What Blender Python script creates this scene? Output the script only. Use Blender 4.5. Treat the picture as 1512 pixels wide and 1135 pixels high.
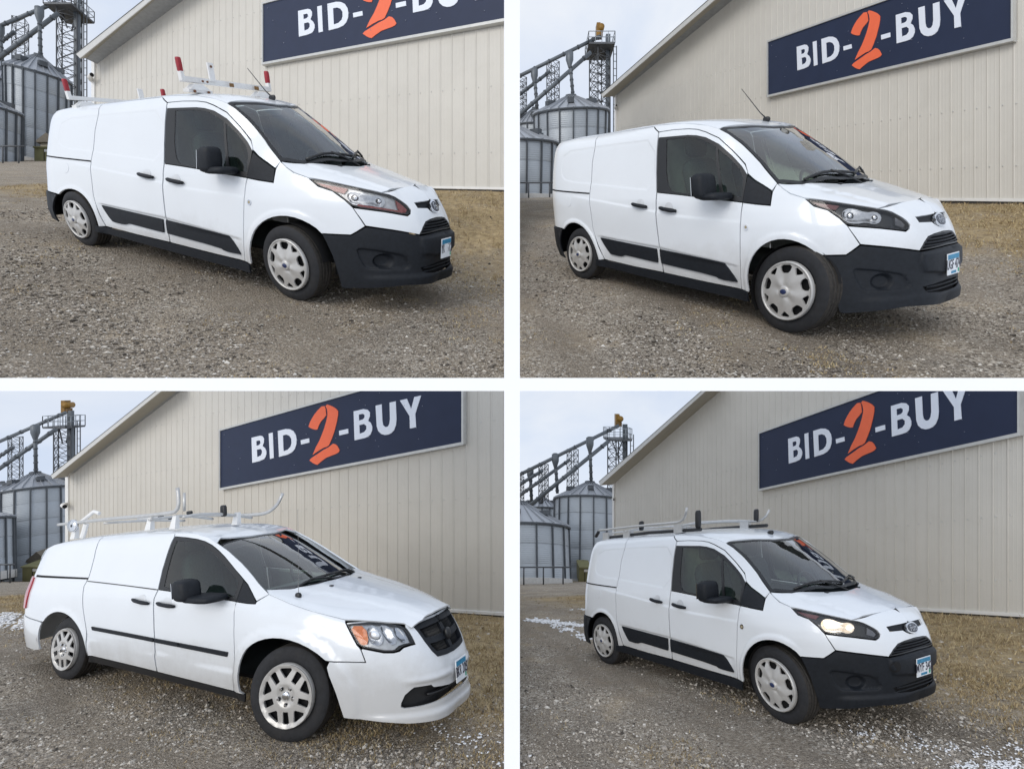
import bpy, bmesh, math, random
import numpy as np
from mathutils import Vector, Matrix
from mathutils.geometry import delaunay_2d_cdt

random.seed(7); RNG = np.random.default_rng(7)
SC = bpy.context.scene; COL = SC.collection
for o in list(bpy.data.objects): bpy.data.objects.remove(o)

# ------------------------------------------------------------------ camera
F = 760.0                      # focal length in pixels of a 1512 px wide frame
cam = bpy.data.cameras.new('camera'); cam.sensor_width = 36.0; cam.lens = 36.0*F/1512.0
cam.clip_start = 0.05; cam.clip_end = 2000
camera = bpy.data.objects.new('camera', cam); COL.objects.link(camera)
camera.location = (0, 0, 0); camera.rotation_euler = (math.radians(90), 0, 0); SC.camera = camera

# ------------------------------------------------------------------ sky, sun, exposure
SUN_EL, SUN_AZ = 27.0, 214.0      # low soft sun behind the camera, to the left
SKY_STRENGTH = 1.2
w = bpy.data.worlds.new('World'); SC.world = w; w.use_nodes = True
NT = w.node_tree; ND = NT.nodes; LK = NT.links
ND.clear()
def sky_colour(nt, vec):
    """thin overcast: pale blue-grey with soft cloud, the same in every direction"""
    n1 = nt.nodes.new('ShaderNodeTexNoise'); n1.inputs['Scale'].default_value = 2.6; n1.inputs['Detail'].default_value = 7; n1.inputs['Roughness'].default_value = .55; n1.inputs['Distortion'].default_value = .4
    nt.links.new(vec, n1.inputs['Vector'])
    r = nt.nodes.new('ShaderNodeValToRGB'); e = r.color_ramp.elements
    e[0].position = .36; e[0].color = (.53, .61, .755, 1); e[1].position = .66; e[1].color = (.75, .775, .815, 1)
    nt.links.new(n1.outputs['Fac'], r.inputs['Fac'])
    return r.outputs['Color']
tc = ND.new('ShaderNodeTexCoord'); sep = ND.new('ShaderNodeSeparateXYZ'); ab = ND.new('ShaderNodeMath'); ab.operation = 'ABSOLUTE'
LK.new(tc.outputs['Generated'], sep.inputs[0]); LK.new(sep.outputs['Z'], ab.inputs[0])
cmb = ND.new('ShaderNodeCombineXYZ'); LK.new(sep.outputs['X'], cmb.inputs['X']); LK.new(sep.outputs['Y'], cmb.inputs['Y']); LK.new(ab.outputs[0], cmb.inputs['Z'])
nsky = ND.new('ShaderNodeTexSky'); nsky.sky_type = 'NISHITA'; nsky.sun_disc = False
nsky.sun_elevation = math.radians(SUN_EL); nsky.sun_rotation = math.radians(SUN_AZ); nsky.air_density = 1.0; nsky.dust_density = 3.0
try: LK.new(cmb.outputs[0], nsky.inputs['Vector'])
except Exception: pass
bgA = ND.new('ShaderNodeBackground'); bgA.inputs['Strength'].default_value = .06; LK.new(nsky.outputs['Color'], bgA.inputs['Color'])
bgB = ND.new('ShaderNodeBackground'); bgB.inputs['Strength'].default_value = SKY_STRENGTH; LK.new(sky_colour(NT, tc.outputs['Generated']), bgB.inputs['Color'])
mx = ND.new('ShaderNodeMixShader'); mx.inputs[0].default_value = .9
LK.new(bgA.outputs[0], mx.inputs[1]); LK.new(bgB.outputs[0], mx.inputs[2])
wo = ND.new('ShaderNodeOutputWorld'); LK.new(mx.outputs[0], wo.inputs['Surface'])

sd = bpy.data.lights.new('sun', 'SUN'); sd.energy = 1.2; sd.angle = math.radians(35); sd.color = (1, .955, .89)
sun = bpy.data.objects.new('sun', sd); COL.objects.link(sun)
_az = math.radians(SUN_AZ); _el = math.radians(SUN_EL)
_dir = Vector((math.sin(_az)*math.cos(_el), math.cos(_az)*math.cos(_el), math.sin(_el)))   # towards the sun
sun.rotation_euler = _dir.to_track_quat('Z', 'Y').to_euler(); sun.location = (0, -20, 12)
SC.view_settings.view_transform = 'Standard'; SC.view_settings.look = 'None'
SC.view_settings.exposure = 0.12; SC.view_settings.gamma = 1.0; SC.view_settings.use_curve_mapping = False
SC.render.engine = 'CYCLES'; SC.cycles.max_bounces = 8; SC.cycles.transparent_max_bounces = 12
SC.cycles.use_denoising = True

# ------------------------------------------------------------------ helpers
def tag(o, label=None, cat=None, group=None, kind=None):
    if label: o['label'] = label
    if cat: o['category'] = cat
    if group: o['group'] = group
    if kind: o['kind'] = kind
    return o
def empty(name, label, cat, loc=(0, 0, 0), mat4=None, group=None):
    o = bpy.data.objects.new(name, None); COL.objects.link(o); o.empty_display_size = .3
    if mat4 is not None: o.matrix_world = mat4
    else: o.location = loc
    return tag(o, label, cat, group)
def mesh_obj(name, v, f, mat, parent=None, smooth=True, normals=None):
    me = bpy.data.meshes.new(name); me.from_pydata([tuple(map(float, p)) for p in v], [], [tuple(int(i) for i in q) for q in f])
    if mat is not None: me.materials.append(mat)
    me.polygons.foreach_set('use_smooth', [smooth]*len(me.polygons)); me.update()
    if normals is not None: me.normals_split_custom_set_from_vertices([tuple(map(float, n)) for n in normals])
    o = bpy.data.objects.new(name, me); COL.objects.link(o)
    if parent is not None:
        o.parent = parent
    return o
class MB:
    """collects simple solids into one vertex / face list"""
    def __init__(s): s.v = []; s.f = []
    def add(s, v, f):
        b = len(s.v); s.v += [tuple(map(float, p)) for p in v]; s.f += [tuple(b+int(i) for i in q) for q in f]; return s
    def hexa(s, p):   # 8 corners: 0-3 bottom ring, 4-7 top ring
        return s.add(p, [(3, 2, 1, 0), (4, 5, 6, 7), (0, 1, 5, 4), (1, 2, 6, 5), (2, 3, 7, 6), (3, 0, 4, 7)])
    def box(s, c, d, R=None):
        c = np.array(c, float); h = np.array(d, float)/2
        q = np.array([(-1, -1, -1), (1, -1, -1), (1, 1, -1), (-1, 1, -1), (-1, -1, 1), (1, -1, 1), (1, 1, 1), (-1, 1, 1)])*h
        if R is not None: q = q @ np.array(R).T
        return s.hexa(q+c)
    def tube(s, pts, r, n=8, caps=True):
        pts = np.array(pts, float); k = len(pts); rr = np.broadcast_to(np.array(r, float), (k,))
        T = np.gradient(pts, axis=0); T /= np.linalg.norm(T, axis=1)[:, None]+1e-12
        ref = np.array((0, 0, 1.)) if abs(T[0, 2]) < .9 else np.array((1., 0, 0))
        V = []
        for i in range(k):
            a = np.cross(T[i], ref); a /= np.linalg.norm(a)+1e-12; b = np.cross(a, T[i]); ref = b
            for j in range(n):
                t = 2*math.pi*(j+.5)/n; V.append(pts[i]+rr[i]*(math.cos(t)*a+math.sin(t)*b))
        Fc = [(i*n+j, (i+1)*n+j, (i+1)*n+(j+1) % n, i*n+(j+1) % n) for i in range(k-1) for j in range(n)]
        if caps: Fc += [tuple(range(n)), tuple((k-1)*n+j for j in reversed(range(n)))]
        return s.add(V, Fc)
    def lathe(s, prof, c=(0, 0, 0), n=32, axis='z'):
        V = []; k = len(prof)
        for j in range(n):
            t = 2*math.pi*j/n; ca, sa = math.cos(t), math.sin(t)
            for r, h in prof:
                V.append((c[0]+r*ca, c[1]+r*sa, c[2]+h) if axis == 'z' else (c[0]+r*ca, c[1]+h, c[2]+r*sa))
        Fc = []
        for j in range(n):
            a, b = j*k, ((j+1) % n)*k
            for i in range(k-1):
                q = (a+i, b+i, b+i+1, a+i+1); Fc.append(q if axis == 'z' else q[::-1])
        return s.add(V, Fc)
    def prism(s, ring, d):
        ring = np.array(ring, float); d = np.array(d, float); n = len(ring)
        return s.add(np.concatenate([ring, ring+d]), [tuple(reversed(range(n))), tuple(range(n, 2*n))]+[(i, (i+1) % n, n+(i+1) % n, n+i) for i in range(n)])
    def build(s, name, mat, parent=None, smooth=False): return mesh_obj(name, s.v, s.f, mat, parent, smooth)

# ------------------------------------------------------------------ materials
MATS = {}
def mat(name, col, rough=.6, metal=0., var=.12, scale=8., bump=0., coat=0., spec=.5, bscale=None, emit=None, dirt=0., dirtcol=(.10, .085, .07)):
    if name in MATS: return MATS[name]
    m = bpy.data.materials.new(name); m.use_nodes = True; nt = m.node_tree; b = nt.nodes['Principled BSDF']
    b.inputs['Roughness'].default_value = rough; b.inputs['Metallic'].default_value = metal
    b.inputs['Coat Weight'].default_value = coat; b.inputs['Coat Roughness'].default_value = .06; b.inputs['Specular IOR Level'].default_value = spec
    tcx = nt.nodes.new('ShaderNodeTexCoord')
    nz = nt.nodes.new('ShaderNodeTexNoise'); nz.inputs['Scale'].default_value = scale; nz.inputs['Detail'].default_value = 6
    nt.links.new(tcx.outputs['Object'], nz.inputs['Vector'])
    rp = nt.nodes.new('ShaderNodeValToRGB'); e = rp.color_ramp.elements
    e[0].position = .3; e[1].position = .7
    e[0].color = tuple(c*(1-var) for c in col)+(1,); e[1].color = tuple(min(1, c*(1+var)) for c in col)+(1,)
    nt.links.new(nz.outputs['Fac'], rp.inputs['Fac']); out = rp.outputs['Color']
    if dirt > 0:
        n3 = nt.nodes.new('ShaderNodeTexNoise'); n3.inputs['Scale'].default_value = 3.1; n3.inputs['Detail'].default_value = 9; n3.inputs['Roughness'].default_value = .7
        nt.links.new(tcx.outputs['Object'], n3.inputs['Vector'])
        r3 = nt.nodes.new('ShaderNodeValToRGB'); r3.color_ramp.elements[0].position = .5; r3.color_ramp.elements[1].position = .8
        r3.color_ramp.elements[0].color = (0, 0, 0, 1); r3.color_ramp.elements[1].color = (dirt, dirt, dirt, 1)
        nt.links.new(n3.outputs['Fac'], r3.inputs['Fac'])
        mm = nt.nodes.new('ShaderNodeMix'); mm.data_type = 'RGBA'; mm.inputs['B'].default_value = dirtcol+(1,)
        nt.links.new(r3.outputs['Color'], mm.inputs['Factor']); nt.links.new(out, mm.inputs['A']); out = mm.outputs['Result']
    nt.links.new(out, b.inputs['Base Color'])
    if bump > 0:
        n2 = nt.nodes.new('ShaderNodeTexNoise'); n2.inputs['Scale'].default_value = bscale or scale*6; n2.inputs['Detail'].default_value = 4
        nt.links.new(tcx.outputs['Object'], n2.inputs['Vector'])
        bp = nt.nodes.new('ShaderNodeBump'); bp.inputs['Strength'].default_value = bump; bp.inputs['Distance'].default_value = .01
        nt.links.new(n2.outputs['Fac'], bp.inputs['Height']); nt.links.new(bp.outputs['Normal'], b.inputs['Normal'])
    if emit:
        b.inputs['Emission Color'].default_value = emit[0]+(1,); b.inputs['Emission Strength'].default_value = emit[1]
    MATS[name] = m; return m
def grime(m):
    """road film: a dusty veil thickening towards the sills, with a ragged edge"""
    nt = m.node_tree; b = nt.nodes['Principled BSDF']; src = b.inputs['Base Color'].links[0].from_socket; tcx = nt.nodes.new('ShaderNodeTexCoord'); sp = nt.nodes.new('ShaderNodeSeparateXYZ'); nt.links.new(tcx.outputs['Object'], sp.inputs[0])
    n1 = nt.nodes.new('ShaderNodeTexNoise'); n1.inputs['Scale'].default_value = 4.; n1.inputs['Detail'].default_value = 9; n1.inputs['Roughness'].default_value = .7; nt.links.new(tcx.outputs['Object'], n1.inputs['Vector'])
    a = nt.nodes.new('ShaderNodeMath'); a.operation = 'MULTIPLY_ADD'; nt.links.new(n1.outputs['Fac'], a.inputs[0]); a.inputs[1].default_value = .55; nt.links.new(sp.outputs['Z'], a.inputs[2])
    mr = nt.nodes.new('ShaderNodeMapRange'); mr.inputs['From Min'].default_value = .88; mr.inputs['From Max'].default_value = .48; mr.inputs['To Min'].default_value = 0; mr.inputs['To Max'].default_value = .42; nt.links.new(a.outputs[0], mr.inputs['Value'])
    mm = nt.nodes.new('ShaderNodeMix'); mm.data_type = 'RGBA'; mm.inputs['B'].default_value = (.36, .33, .29, 1); nt.links.new(mr.outputs[0], mm.inputs['Factor']); nt.links.new(src, mm.inputs['A']); nt.links.new(mm.outputs['Result'], b.inputs['Base Color'])
    n2 = nt.nodes.new('ShaderNodeTexNoise'); n2.inputs['Scale'].default_value = 2.3; nt.links.new(tcx.outputs['Object'], n2.inputs['Vector']); bp = nt.nodes.new('ShaderNodeBump'); bp.inputs['Strength'].default_value = .02; bp.inputs['Distance'].default_value = .04; nt.links.new(n2.outputs['Fac'], bp.inputs['Height']); nt.links.new(bp.outputs['Normal'], b.inputs['Normal'])
    return m
def glass(name, tint, rough=.0, refl=1.0, ior=1.5):
    if name in MATS: return MATS[name]
    m = bpy.data.materials.new(name); m.use_nodes = True; nt = m.node_tree; nt.nodes.clear()
    o = nt.nodes.new('ShaderNodeOutputMaterial'); tr = nt.nodes.new('ShaderNodeBsdfTransparent'); gl = nt.nodes.new('ShaderNodeBsdfGlossy'); gl.inputs['Roughness'].default_value = rough
    nz = nt.nodes.new('ShaderNodeTexNoise'); nz.inputs['Scale'].default_value = 5; tcx = nt.nodes.new('ShaderNodeTexCoord'); nt.links.new(tcx.outputs['Object'], nz.inputs['Vector'])
    rp = nt.nodes.new('ShaderNodeValToRGB'); rp.color_ramp.elements[0].color = tuple(t*.95 for t in tint)+(1,); rp.color_ramp.elements[1].color = tuple(min(1, t*1.05) for t in tint)+(1,)
    nt.links.new(nz.outputs['Fac'], rp.inputs['Fac']); nt.links.new(rp.outputs['Color'], tr.inputs['Color'])
    fr = nt.nodes.new('ShaderNodeFresnel'); fr.inputs['IOR'].default_value = ior
    mu = nt.nodes.new('ShaderNodeMath'); mu.operation = 'MULTIPLY'; mu.use_clamp = True; mu.inputs[1].default_value = refl; nt.links.new(fr.outputs[0], mu.inputs[0])
    mi = nt.nodes.new('ShaderNodeMixShader'); nt.links.new(mu.outputs[0], mi.inputs[0]); nt.links.new(tr.outputs[0], mi.inputs[1]); nt.links.new(gl.outputs[0], mi.inputs[2])
    nt.links.new(mi.outputs[0], o.inputs['Surface']); MATS[name] = m; return m

PAINT = mat('white_paint', (.74, .77, .80), .26, var=.012, scale=2, coat=.7, dirt=.10, dirtcol=(.55, .53, .50))
grime(PAINT)
PLASTIC = mat('black_plastic', (.010, .0125, .017), .56, var=.2, scale=30, bump=.12, bscale=500, spec=.28, dirt=.10, dirtcol=(.04, .038, .034))
PLASTIC2 = mat('dark_trim', (.012, .013, .015), .38, var=.1, scale=20)
RUBBER = mat('tyre_rubber', (.016, .017, .020), .78, var=.25, scale=22, bump=.25, bscale=160, dirt=.25, dirtcol=(.07, .06, .05))
TREAD = mat('tyre_tread', (.035, .031, .027), .9, var=.4, scale=40, bump=.5, bscale=90)
DARK = mat('dark_void', (.006, .006, .007), .9, var=.1)
SILVER = mat('wheel_silver', (.56, .55, .53), .36, metal=.35, var=.06, scale=9, dirt=.25, dirtcol=(.25, .21, .17))
LAMPREF = mat('lamp_reflector', (.50, .51, .53), .24, metal=.85, var=.12, scale=30)
CHROME = mat('chrome', (.75, .76, .78), .12, metal=1, var=.03)
ALU = mat('rack_aluminium', (.55, .55, .54), .42, metal=.55, var=.08, scale=20, dirt=.2)
RACKWHITE = mat('rack_white', (.78, .78, .77), .45, var=.04, scale=20, dirt=.25, dirtcol=(.3, .2, .12))
REDCAP = mat('red_end_cap', (.30, .012, .022), .35, var=.12, scale=30)
CABIN = mat('cabin_grey', (.19, .192, .195), .8, var=.15, scale=10)
CABINL = mat('cabin_light_grey', (.62, .61, .58), .85, var=.1, scale=10)
SEAT = mat('seat_cloth', (.10, .102, .108), .95, var=.2, scale=60, bump=.2)
WIND = glass('windshield_glass', (.84, .95, .88), refl=2.8)
SIDEG = glass('side_window_glass', (.50, .65, .58), refl=1.7)
LENSG = glass('clear_lens', (.93, .94, .95), refl=1.2)
AMBER = mat('amber_reflector', (.85, .24, .03), .3, var=.15, scale=50, coat=.5)
SIDERED = mat('faded_red_marker', (.42, .06, .045), .3, var=.2, scale=60, coat=.5)
TAILRED = mat('tail_lamp_red', (.42, .01, .02), .2, var=.1, scale=30, coat=.8)
BLUEOVAL = mat('badge_blue', (.012, .025, .09), .3, var=.05, coat=.5)
PLATEW = mat('plate_white', (.74, .77, .80), .5, var=.05)
PLATEB = mat('plate_blue', (.03, .22, .38), .5, var=.2, scale=30)
PLATEK = mat('plate_ink', (.04, .04, .06), .5)
PLATEG = mat('plate_green', (.02, .30, .16), .5)

# ------------------------------------------------------------------ body surfaces
def pchip(xs, ys, q):
    xs = np.asarray(xs, float); ys = np.asarray(ys, float); h = np.diff(xs); d = np.diff(ys)/h
    m = np.zeros_like(ys); m[0] = d[0]; m[-1] = d[-1]; a, b = d[:-1], d[1:]
    with np.errstate(divide='ignore', invalid='ignore'): m[1:-1] = np.where(a*b > 0, 2*a*b/(a+b), 0)
    q = np.clip(q, xs[0], xs[-1]); i = np.clip(np.searchsorted(xs, q)-1, 0, len(xs)-2); t = (q-xs[i])/h[i]; hh = h[i]
    return ys[i]*(1+2*t)*(1-t)**2+hh*m[i]*t*(1-t)**2+ys[i+1]*t*t*(3-2*t)+hh*m[i+1]*t*t*(t-1)
def rowpchip(xk, V, q):
    i = np.clip(np.searchsorted(xk, q)-1, 0, len(xk)-2); h = xk[i+1]-xk[i]; t = np.clip((q-xk[i])/h, 0, 1)
    m = np.zeros_like(V); dd = np.diff(V, axis=1)/np.diff(xk); a, b = dd[:, :-1], dd[:, 1:]
    with np.errstate(divide='ignore', invalid='ignore'): m[:, 1:-1] = np.where(a*b > 0, 2*a*b/(a+b), 0)
    m[:, 0] = dd[:, 0]; m[:, -1] = dd[:, -1]; r = np.arange(len(q))
    return V[r, i]*(1+2*t)*(1-t)**2+h*m[r, i]*t*(1-t)**2+V[r, i+1]*t*t*(3-2*t)+h*m[r, i+1]*t*t*(t-1)
class Wall:
    """side and nose of a body: u runs round the plan from the nose, z is height; returns (x, s, z)"""
    def __init__(s, base, zk, cols, feat=None):
        b = np.array(base, float); L = np.concatenate([[0], np.cumsum(np.hypot(*np.diff(b, axis=0).T))]); q = np.linspace(0, L[-1], 4000)
        def cat(y):
            m = np.empty_like(y); m[1:-1] = (y[2:]-y[:-2])/(L[2:]-L[:-2]); m[0] = (y[1]-y[0])/(L[1]-L[0]); m[-1] = (y[-1]-y[-2])/(L[-1]-L[-2])
            i = np.clip(np.searchsorted(L, q)-1, 0, len(L)-2); h = (L[1:]-L[:-1])[i]; t = (q-L[i])/h
            return y[i]*(1+2*t)*(1-t)**2+h*m[i]*t*(1-t)**2+y[i+1]*t*t*(3-2*t)+h*m[i+1]*t*t*(t-1)
        s.c = np.stack([cat(b[:, 0]), cat(b[:, 1])], 1)
        s.u = np.concatenate([[0], np.cumsum(np.hypot(*np.diff(s.c, axis=0).T))])
        tx = np.gradient(s.c[:, 0], s.u); ty = np.gradient(s.c[:, 1], s.u); k = np.hypot(tx, ty); s.n = np.stack([ty/k, -tx/k], 1)
        s.zk = np.array(zk, float); s.uk = np.array([s.u[np.argmin(np.hypot(*(s.c-np.array(p)).T))] for p, _ in cols]); s.T = [np.array(t, float) for _, t in cols]
        s.feat = feat
    def P(s, u, z, off=0.):
        u = np.asarray(u, float).ravel(); z = np.asarray(z, float).ravel(); a = np.abs(u); g = np.where(u < 0, -1., 1.)
        x = np.interp(a, s.u, s.c[:, 0]); y = np.interp(a, s.u, s.c[:, 1])*g; nx = np.interp(a, s.u, s.n[:, 0]); ny = np.interp(a, s.u, s.n[:, 1])*g
        i = rowpchip(s.uk, np.stack([pchip(s.zk, t, z) for t in s.T], 1), a)-off
        if s.feat is not None: i = i+s.feat(a, z)
        return np.stack([x-i*nx, y-i*ny, z], 1)
class Top:
    def __init__(s, xk, sk, T, edge=None):
        o = np.argsort(xk); s.xk = np.array(xk, float)[o]; s.sk = np.array(sk, float); s.T = np.array(T, float)[o]; s.edge = None
        if edge is not None:     # edge: (x, s, z) of the seam the sheet has to meet
            e = np.array(sorted(map(tuple, edge))); s.edge = e
            z0 = s.raw(e[:, 0], e[:, 1]); s.dz = e[:, 2]-z0
    def raw(s, x, a): return rowpchip(s.xk, np.stack([pchip(s.sk, t, a) for t in s.T], 1), x)
    def P(s, x, y, off=0.):
        x = np.asarray(x, float).ravel(); y = np.asarray(y, float).ravel(); a = np.abs(y); z = s.raw(x, a)
        if s.edge is not None:
            se = np.interp(x, s.edge[:, 0], s.edge[:, 1]); dz = np.interp(x, s.edge[:, 0], s.dz); z = z+dz*np.clip(a/se, 0, 1.05)**4
        return np.stack([x, y, z+off], 1)
def sstep(x): x = np.clip(x, 0, 1); return x*x*(3-2*x)
def inpoly(px, py, poly):
    poly = np.asarray(poly, float); r = np.zeros(len(px), bool); j = len(poly)-1
    for i in range(len(poly)):
        xi, yi = poly[i]; xj, yj = poly[j]
        c = ((yi > py) != (yj > py)) & (px < (xj-xi)*(py-yi)/((yj-yi) if abs(yj-yi) > 1e-12 else 1e-12)+xi); r ^= c; j = i
    return r
def polydist(px, py, poly):
    """signed distance to a polygon outline, positive inside"""
    poly = np.asarray(poly, float); d = np.full(len(px), 1e9)
    for i in range(len(poly)):
        a = poly[i]; b = poly[(i+1) % len(poly)]; ab_ = b-a; t = np.clip(((px-a[0])*ab_[0]+(py-a[1])*ab_[1])/(ab_@ab_+1e-12), 0, 1)
        d = np.minimum(d, np.hypot(px-a[0]-t*ab_[0], py-a[1]-t*ab_[1]))
    return np.where(inpoly(px, py, poly), d, -d)
def mirror_poly(p):
    """right half listed from the centre line outwards and back -> whole outline"""
    return list(p)+[(-a, b) for a, b in reversed(p) if abs(a) > 1e-6]
def arc(cu, cz, r, a0, a1, n=14):
    return [(cu+r*math.cos(math.radians(a0+(a1-a0)*i/n)), cz+r*math.sin(math.radians(a0+(a1-a0)*i/n))) for i in range(n+1)]
def chaikin(p, it=1, closed=True):
    for _ in range(it):
        q = []
        for i in range(len(p)):
            a = p[i]; b = p[(i+1) % len(p)]
            q += [(a[0]*.75+b[0]*.25, a[1]*.75+b[1]*.25), (a[0]*.25+b[0]*.75, a[1]*.25+b[1]*.75)]
        p = q
    return p
def shrink(p, d):
    p = np.array(p, float); n = len(p); A = sum(p[i][0]*p[(i+1) % n][1]-p[(i+1) % n][0]*p[i][1] for i in range(n)); sg = 1 if A > 0 else -1
    out = []
    for i in range(n):
        a = p[i]-p[i-1]; b = p[(i+1) % n]-p[i]; a = a/(np.linalg.norm(a)+1e-9); b = b/(np.linalg.norm(b)+1e-9)
        na = np.array((-a[1], a[0])); nb = np.array((-b[1], b[0])); m = na+nb; k = np.linalg.norm(m)
        m = na if k < .2 else m/k; c = max(.5, m@na); out.append(p[i]+sg*m*d/c)
    return [tuple(q) for q in out]

def body_shape(P, q):
    P = np.asarray(P, float); n = np.clip(P[:, 0]+.3, 0, None); x = P[:, 0]+1.5; y = -P[:, 1]; z = P[:, 2]-.9
    X = x*math.exp(q[0])+q[3]*z+q[9]*y*y+q[11]*y*y*n+q[12]*n*n
    Y = y*math.exp(q[1])*(1+q[5]*x+q[6]*z+q[13]*n*n)
    Z = z*math.exp(q[2])+q[4]*x+q[7]*x*z+q[8]*x*x+q[10]*y*y+q[14]*n*n*z
    return np.stack([X-1.5, Y, Z+.9], 1)
class Van:
    """one vehicle: body shape functions in (x forward, s to the kerb side, z up), own pose and own proportions q"""
    def __init__(s, name, label, pose, q, group):
        s.q = q; a, b, c = pose[:3]
        Rz = Matrix.Rotation(a, 3, 'Z'); Rx = Matrix.Rotation(b, 3, 'X'); Ry = Matrix.Rotation(c, 3, 'Y')
        s.M = (Ry @ Rx @ Rz).to_4x4(); s.M.translation = Vector(pose[3:6])
        s.root = empty(name, label, 'van', mat4=s.M, group=group)
    def warp(s, P):
        """canonical (x, s, z) -> this van's own proportions, local axes x forward, y left, z up"""
        return body_shape(P, s.q)
    def pt(s, x, sd, z): return s.warp(np.array([(x, sd, z)]))[0]
    def patch(s, name, surf, poly, m, off=0., holes=(), grid=.06, flange=.018, parent=None, gap=.0028, side=1, step=.05, tw=None, lines=()):
        """a panel cut to an outline on the body surface; side -1 = its mirror image; tw(u,z,P)->P optional reshaping"""
        if gap: poly = shrink(poly, gap)
        rings = [poly]+[list(h) for h in holes]; pts = []; loops = []; edges = []
        for r in rings:
            i0 = len(pts); n = len(r)
            for i in range(n):
                a = np.array(r[i], float); b = np.array(r[(i+1) % n], float); k = max(1, int(math.ceil(np.linalg.norm(b-a)/step)))
                for j in range(k): pts.append(tuple(a+(b-a)*j/k))
            loops.append(list(range(i0, len(pts)))); L = loops[-1]; edges += [(L[i], L[(i+1) % len(L)]) for i in range(len(L))]
        P0 = np.array(pts); lo = P0.min(0); hi = P0.max(0); fl = []
        for ln, closed in lines:        # edges of pressings: follow them with mesh edges
            n = len(ln); prev = None; first = None
            for i in range(n if closed else n-1):
                a = np.array(ln[i], float); b = np.array(ln[(i+1) % n], float); k = max(1, int(math.ceil(np.linalg.norm(b-a)/step)))
                for j in range(k):
                    fl.append(tuple(a+(b-a)*j/k)); 
        if fl:
            fa = np.array(fl); dd = polydist(fa[:, 0], fa[:, 1], rings[0])
            for h in rings[1:]: dd = np.minimum(dd, -polydist(fa[:, 0], fa[:, 1], h))
            fl = [p for p, q in zip(fl, dd) if q > .004]
            pts += fl
        gx = np.arange(lo[0]+grid/2, hi[0], grid); gz = np.arange(lo[1]+grid/2, hi[1], grid)
        if len(gx) and len(gz):
            GX, GZ = np.meshgrid(gx, gz, indexing='ij'); GX = GX+(np.arange(len(gz)) % 2)*grid*.25; gxx, gzz = GX.ravel(), GZ.ravel()
            dist = polydist(gxx, gzz, rings[0])
            for h in rings[1:]: dist = np.minimum(dist, -polydist(gxx, gzz, h))
            k = dist > grid*.35
            if fl:
                fa = np.array(fl); m_ = np.full(len(gxx), 1e9)
                for i in range(0, len(fa), 400): m_ = np.minimum(m_, np.hypot(gxx[:, None]-fa[None, i:i+400, 0], gzz[:, None]-fa[None, i:i+400, 1]).min(1))
                k &= m_ > grid*.3
            pts += list(zip(gxx[k], gzz[k]))
        ov, oe, of, orv, _, _ = delaunay_2d_cdt([Vector(p) for p in pts], edges, [], 0, 1e-5)
        V2 = np.array([tuple(p) for p in ov]); mp = {}
        for i, l in enumerate(orv):
            for k in l: mp[k] = i
        Fc = np.array([tuple(f) for f in of]); cx = V2[Fc].mean(1)
        keep = inpoly(cx[:, 0], cx[:, 1], rings[0])
        for h in rings[1:]: keep &= ~inpoly(cx[:, 0], cx[:, 1], h)
        Fc = Fc[keep]
        def S(a, b, o=off):
            P = surf.P(a, b, o)
            if tw is not None: P = tw(a, b, P)
            return s.warp(P)
        e = 2e-3; P = S(V2[:, 0], V2[:, 1]); Na = S(V2[:, 0]+e, V2[:, 1])-S(V2[:, 0]-e, V2[:, 1]); Nb = S(V2[:, 0], V2[:, 1]+e)-S(V2[:, 0], V2[:, 1]-e)
        N = np.cross(Na, Nb); N /= np.linalg.norm(N, axis=1)[:, None]+1e-12
        c0 = s.warp(np.array([(-1.2, 0, .85)]))[0]
        out = (P-c0)*np.array((.25, 1, 1)); sg = np.sign((N*out).sum()) or 1.; N *= sg
        fn = np.cross(P[Fc[:, 1]]-P[Fc[:, 0]], P[Fc[:, 2]]-P[Fc[:, 0]]); flip = (fn*N[Fc].mean(1)).sum(1) < 0
        Fc[flip] = Fc[flip][:, ::-1]
        verts = [tuple(p) for p in P]; norms = [tuple(n) for n in N]; faces = [tuple(f) for f in Fc]
        if flange:
            for L in loops:
                ids = [mp[i] for i in L]; b = len(verts)
                verts += [tuple(P[i]) for i in ids]+[tuple(P[i]-N[i]*flange) for i in ids]; norms += [(0, 0, 0)]*(2*len(ids)); n = len(ids)
                A2 = sum(V2[ids[i]][0]*V2[ids[(i+1) % n]][1]-V2[ids[(i+1) % n]][0]*V2[ids[i]][1] for i in range(n))
                for i in range(n):
                    q4 = (b+i, b+n+i, b+n+(i+1) % n, b+(i+1) % n); faces.append(q4 if (A2 > 0) == (sg > 0) else q4[::-1])
        if side < 0:
            verts = [(x, -y, z) for x, y, z in verts]; norms = [(x, -y, z) for x, y, z in norms]; faces = [f[::-1] for f in faces]
        return mesh_obj(name, verts, faces, m, parent or s.root, True, norms)
    def both(s, name, *a, **k): return [s.patch(name, *a, side=sd, **k) for sd in (1, -1)]
    def solid(s, name, mb, m, parent=None, side=1, smooth=False):
        V = np.array(mb.v, float)
        if side < 0: V = V*np.array((1, -1, 1))
        W = s.warp(V); f = mb.f
        fl = [q[::-1] for q in f] if side > 0 else f      # the flip of axes turns the winding
        return mesh_obj(name, W, fl, m, parent or s.root, smooth)
    def rigid(s, name, mb, m, anchor, parent=None, side=1, smooth=False):
        """a bolted-on piece that keeps its own shape: only the point it is fixed at follows the body"""
        V = np.array(mb.v, float); a = np.array(anchor, float)
        if side < 0: V = V*np.array((1, -1, 1)); a = a*np.array((1, -1, 1))
        W = s.warp(a[None])+(V-a)*np.array((1, -1, 1)); f = [q[::-1] for q in mb.f] if side > 0 else mb.f
        return mesh_obj(name, W, f, m, parent or s.root, smooth)
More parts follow.
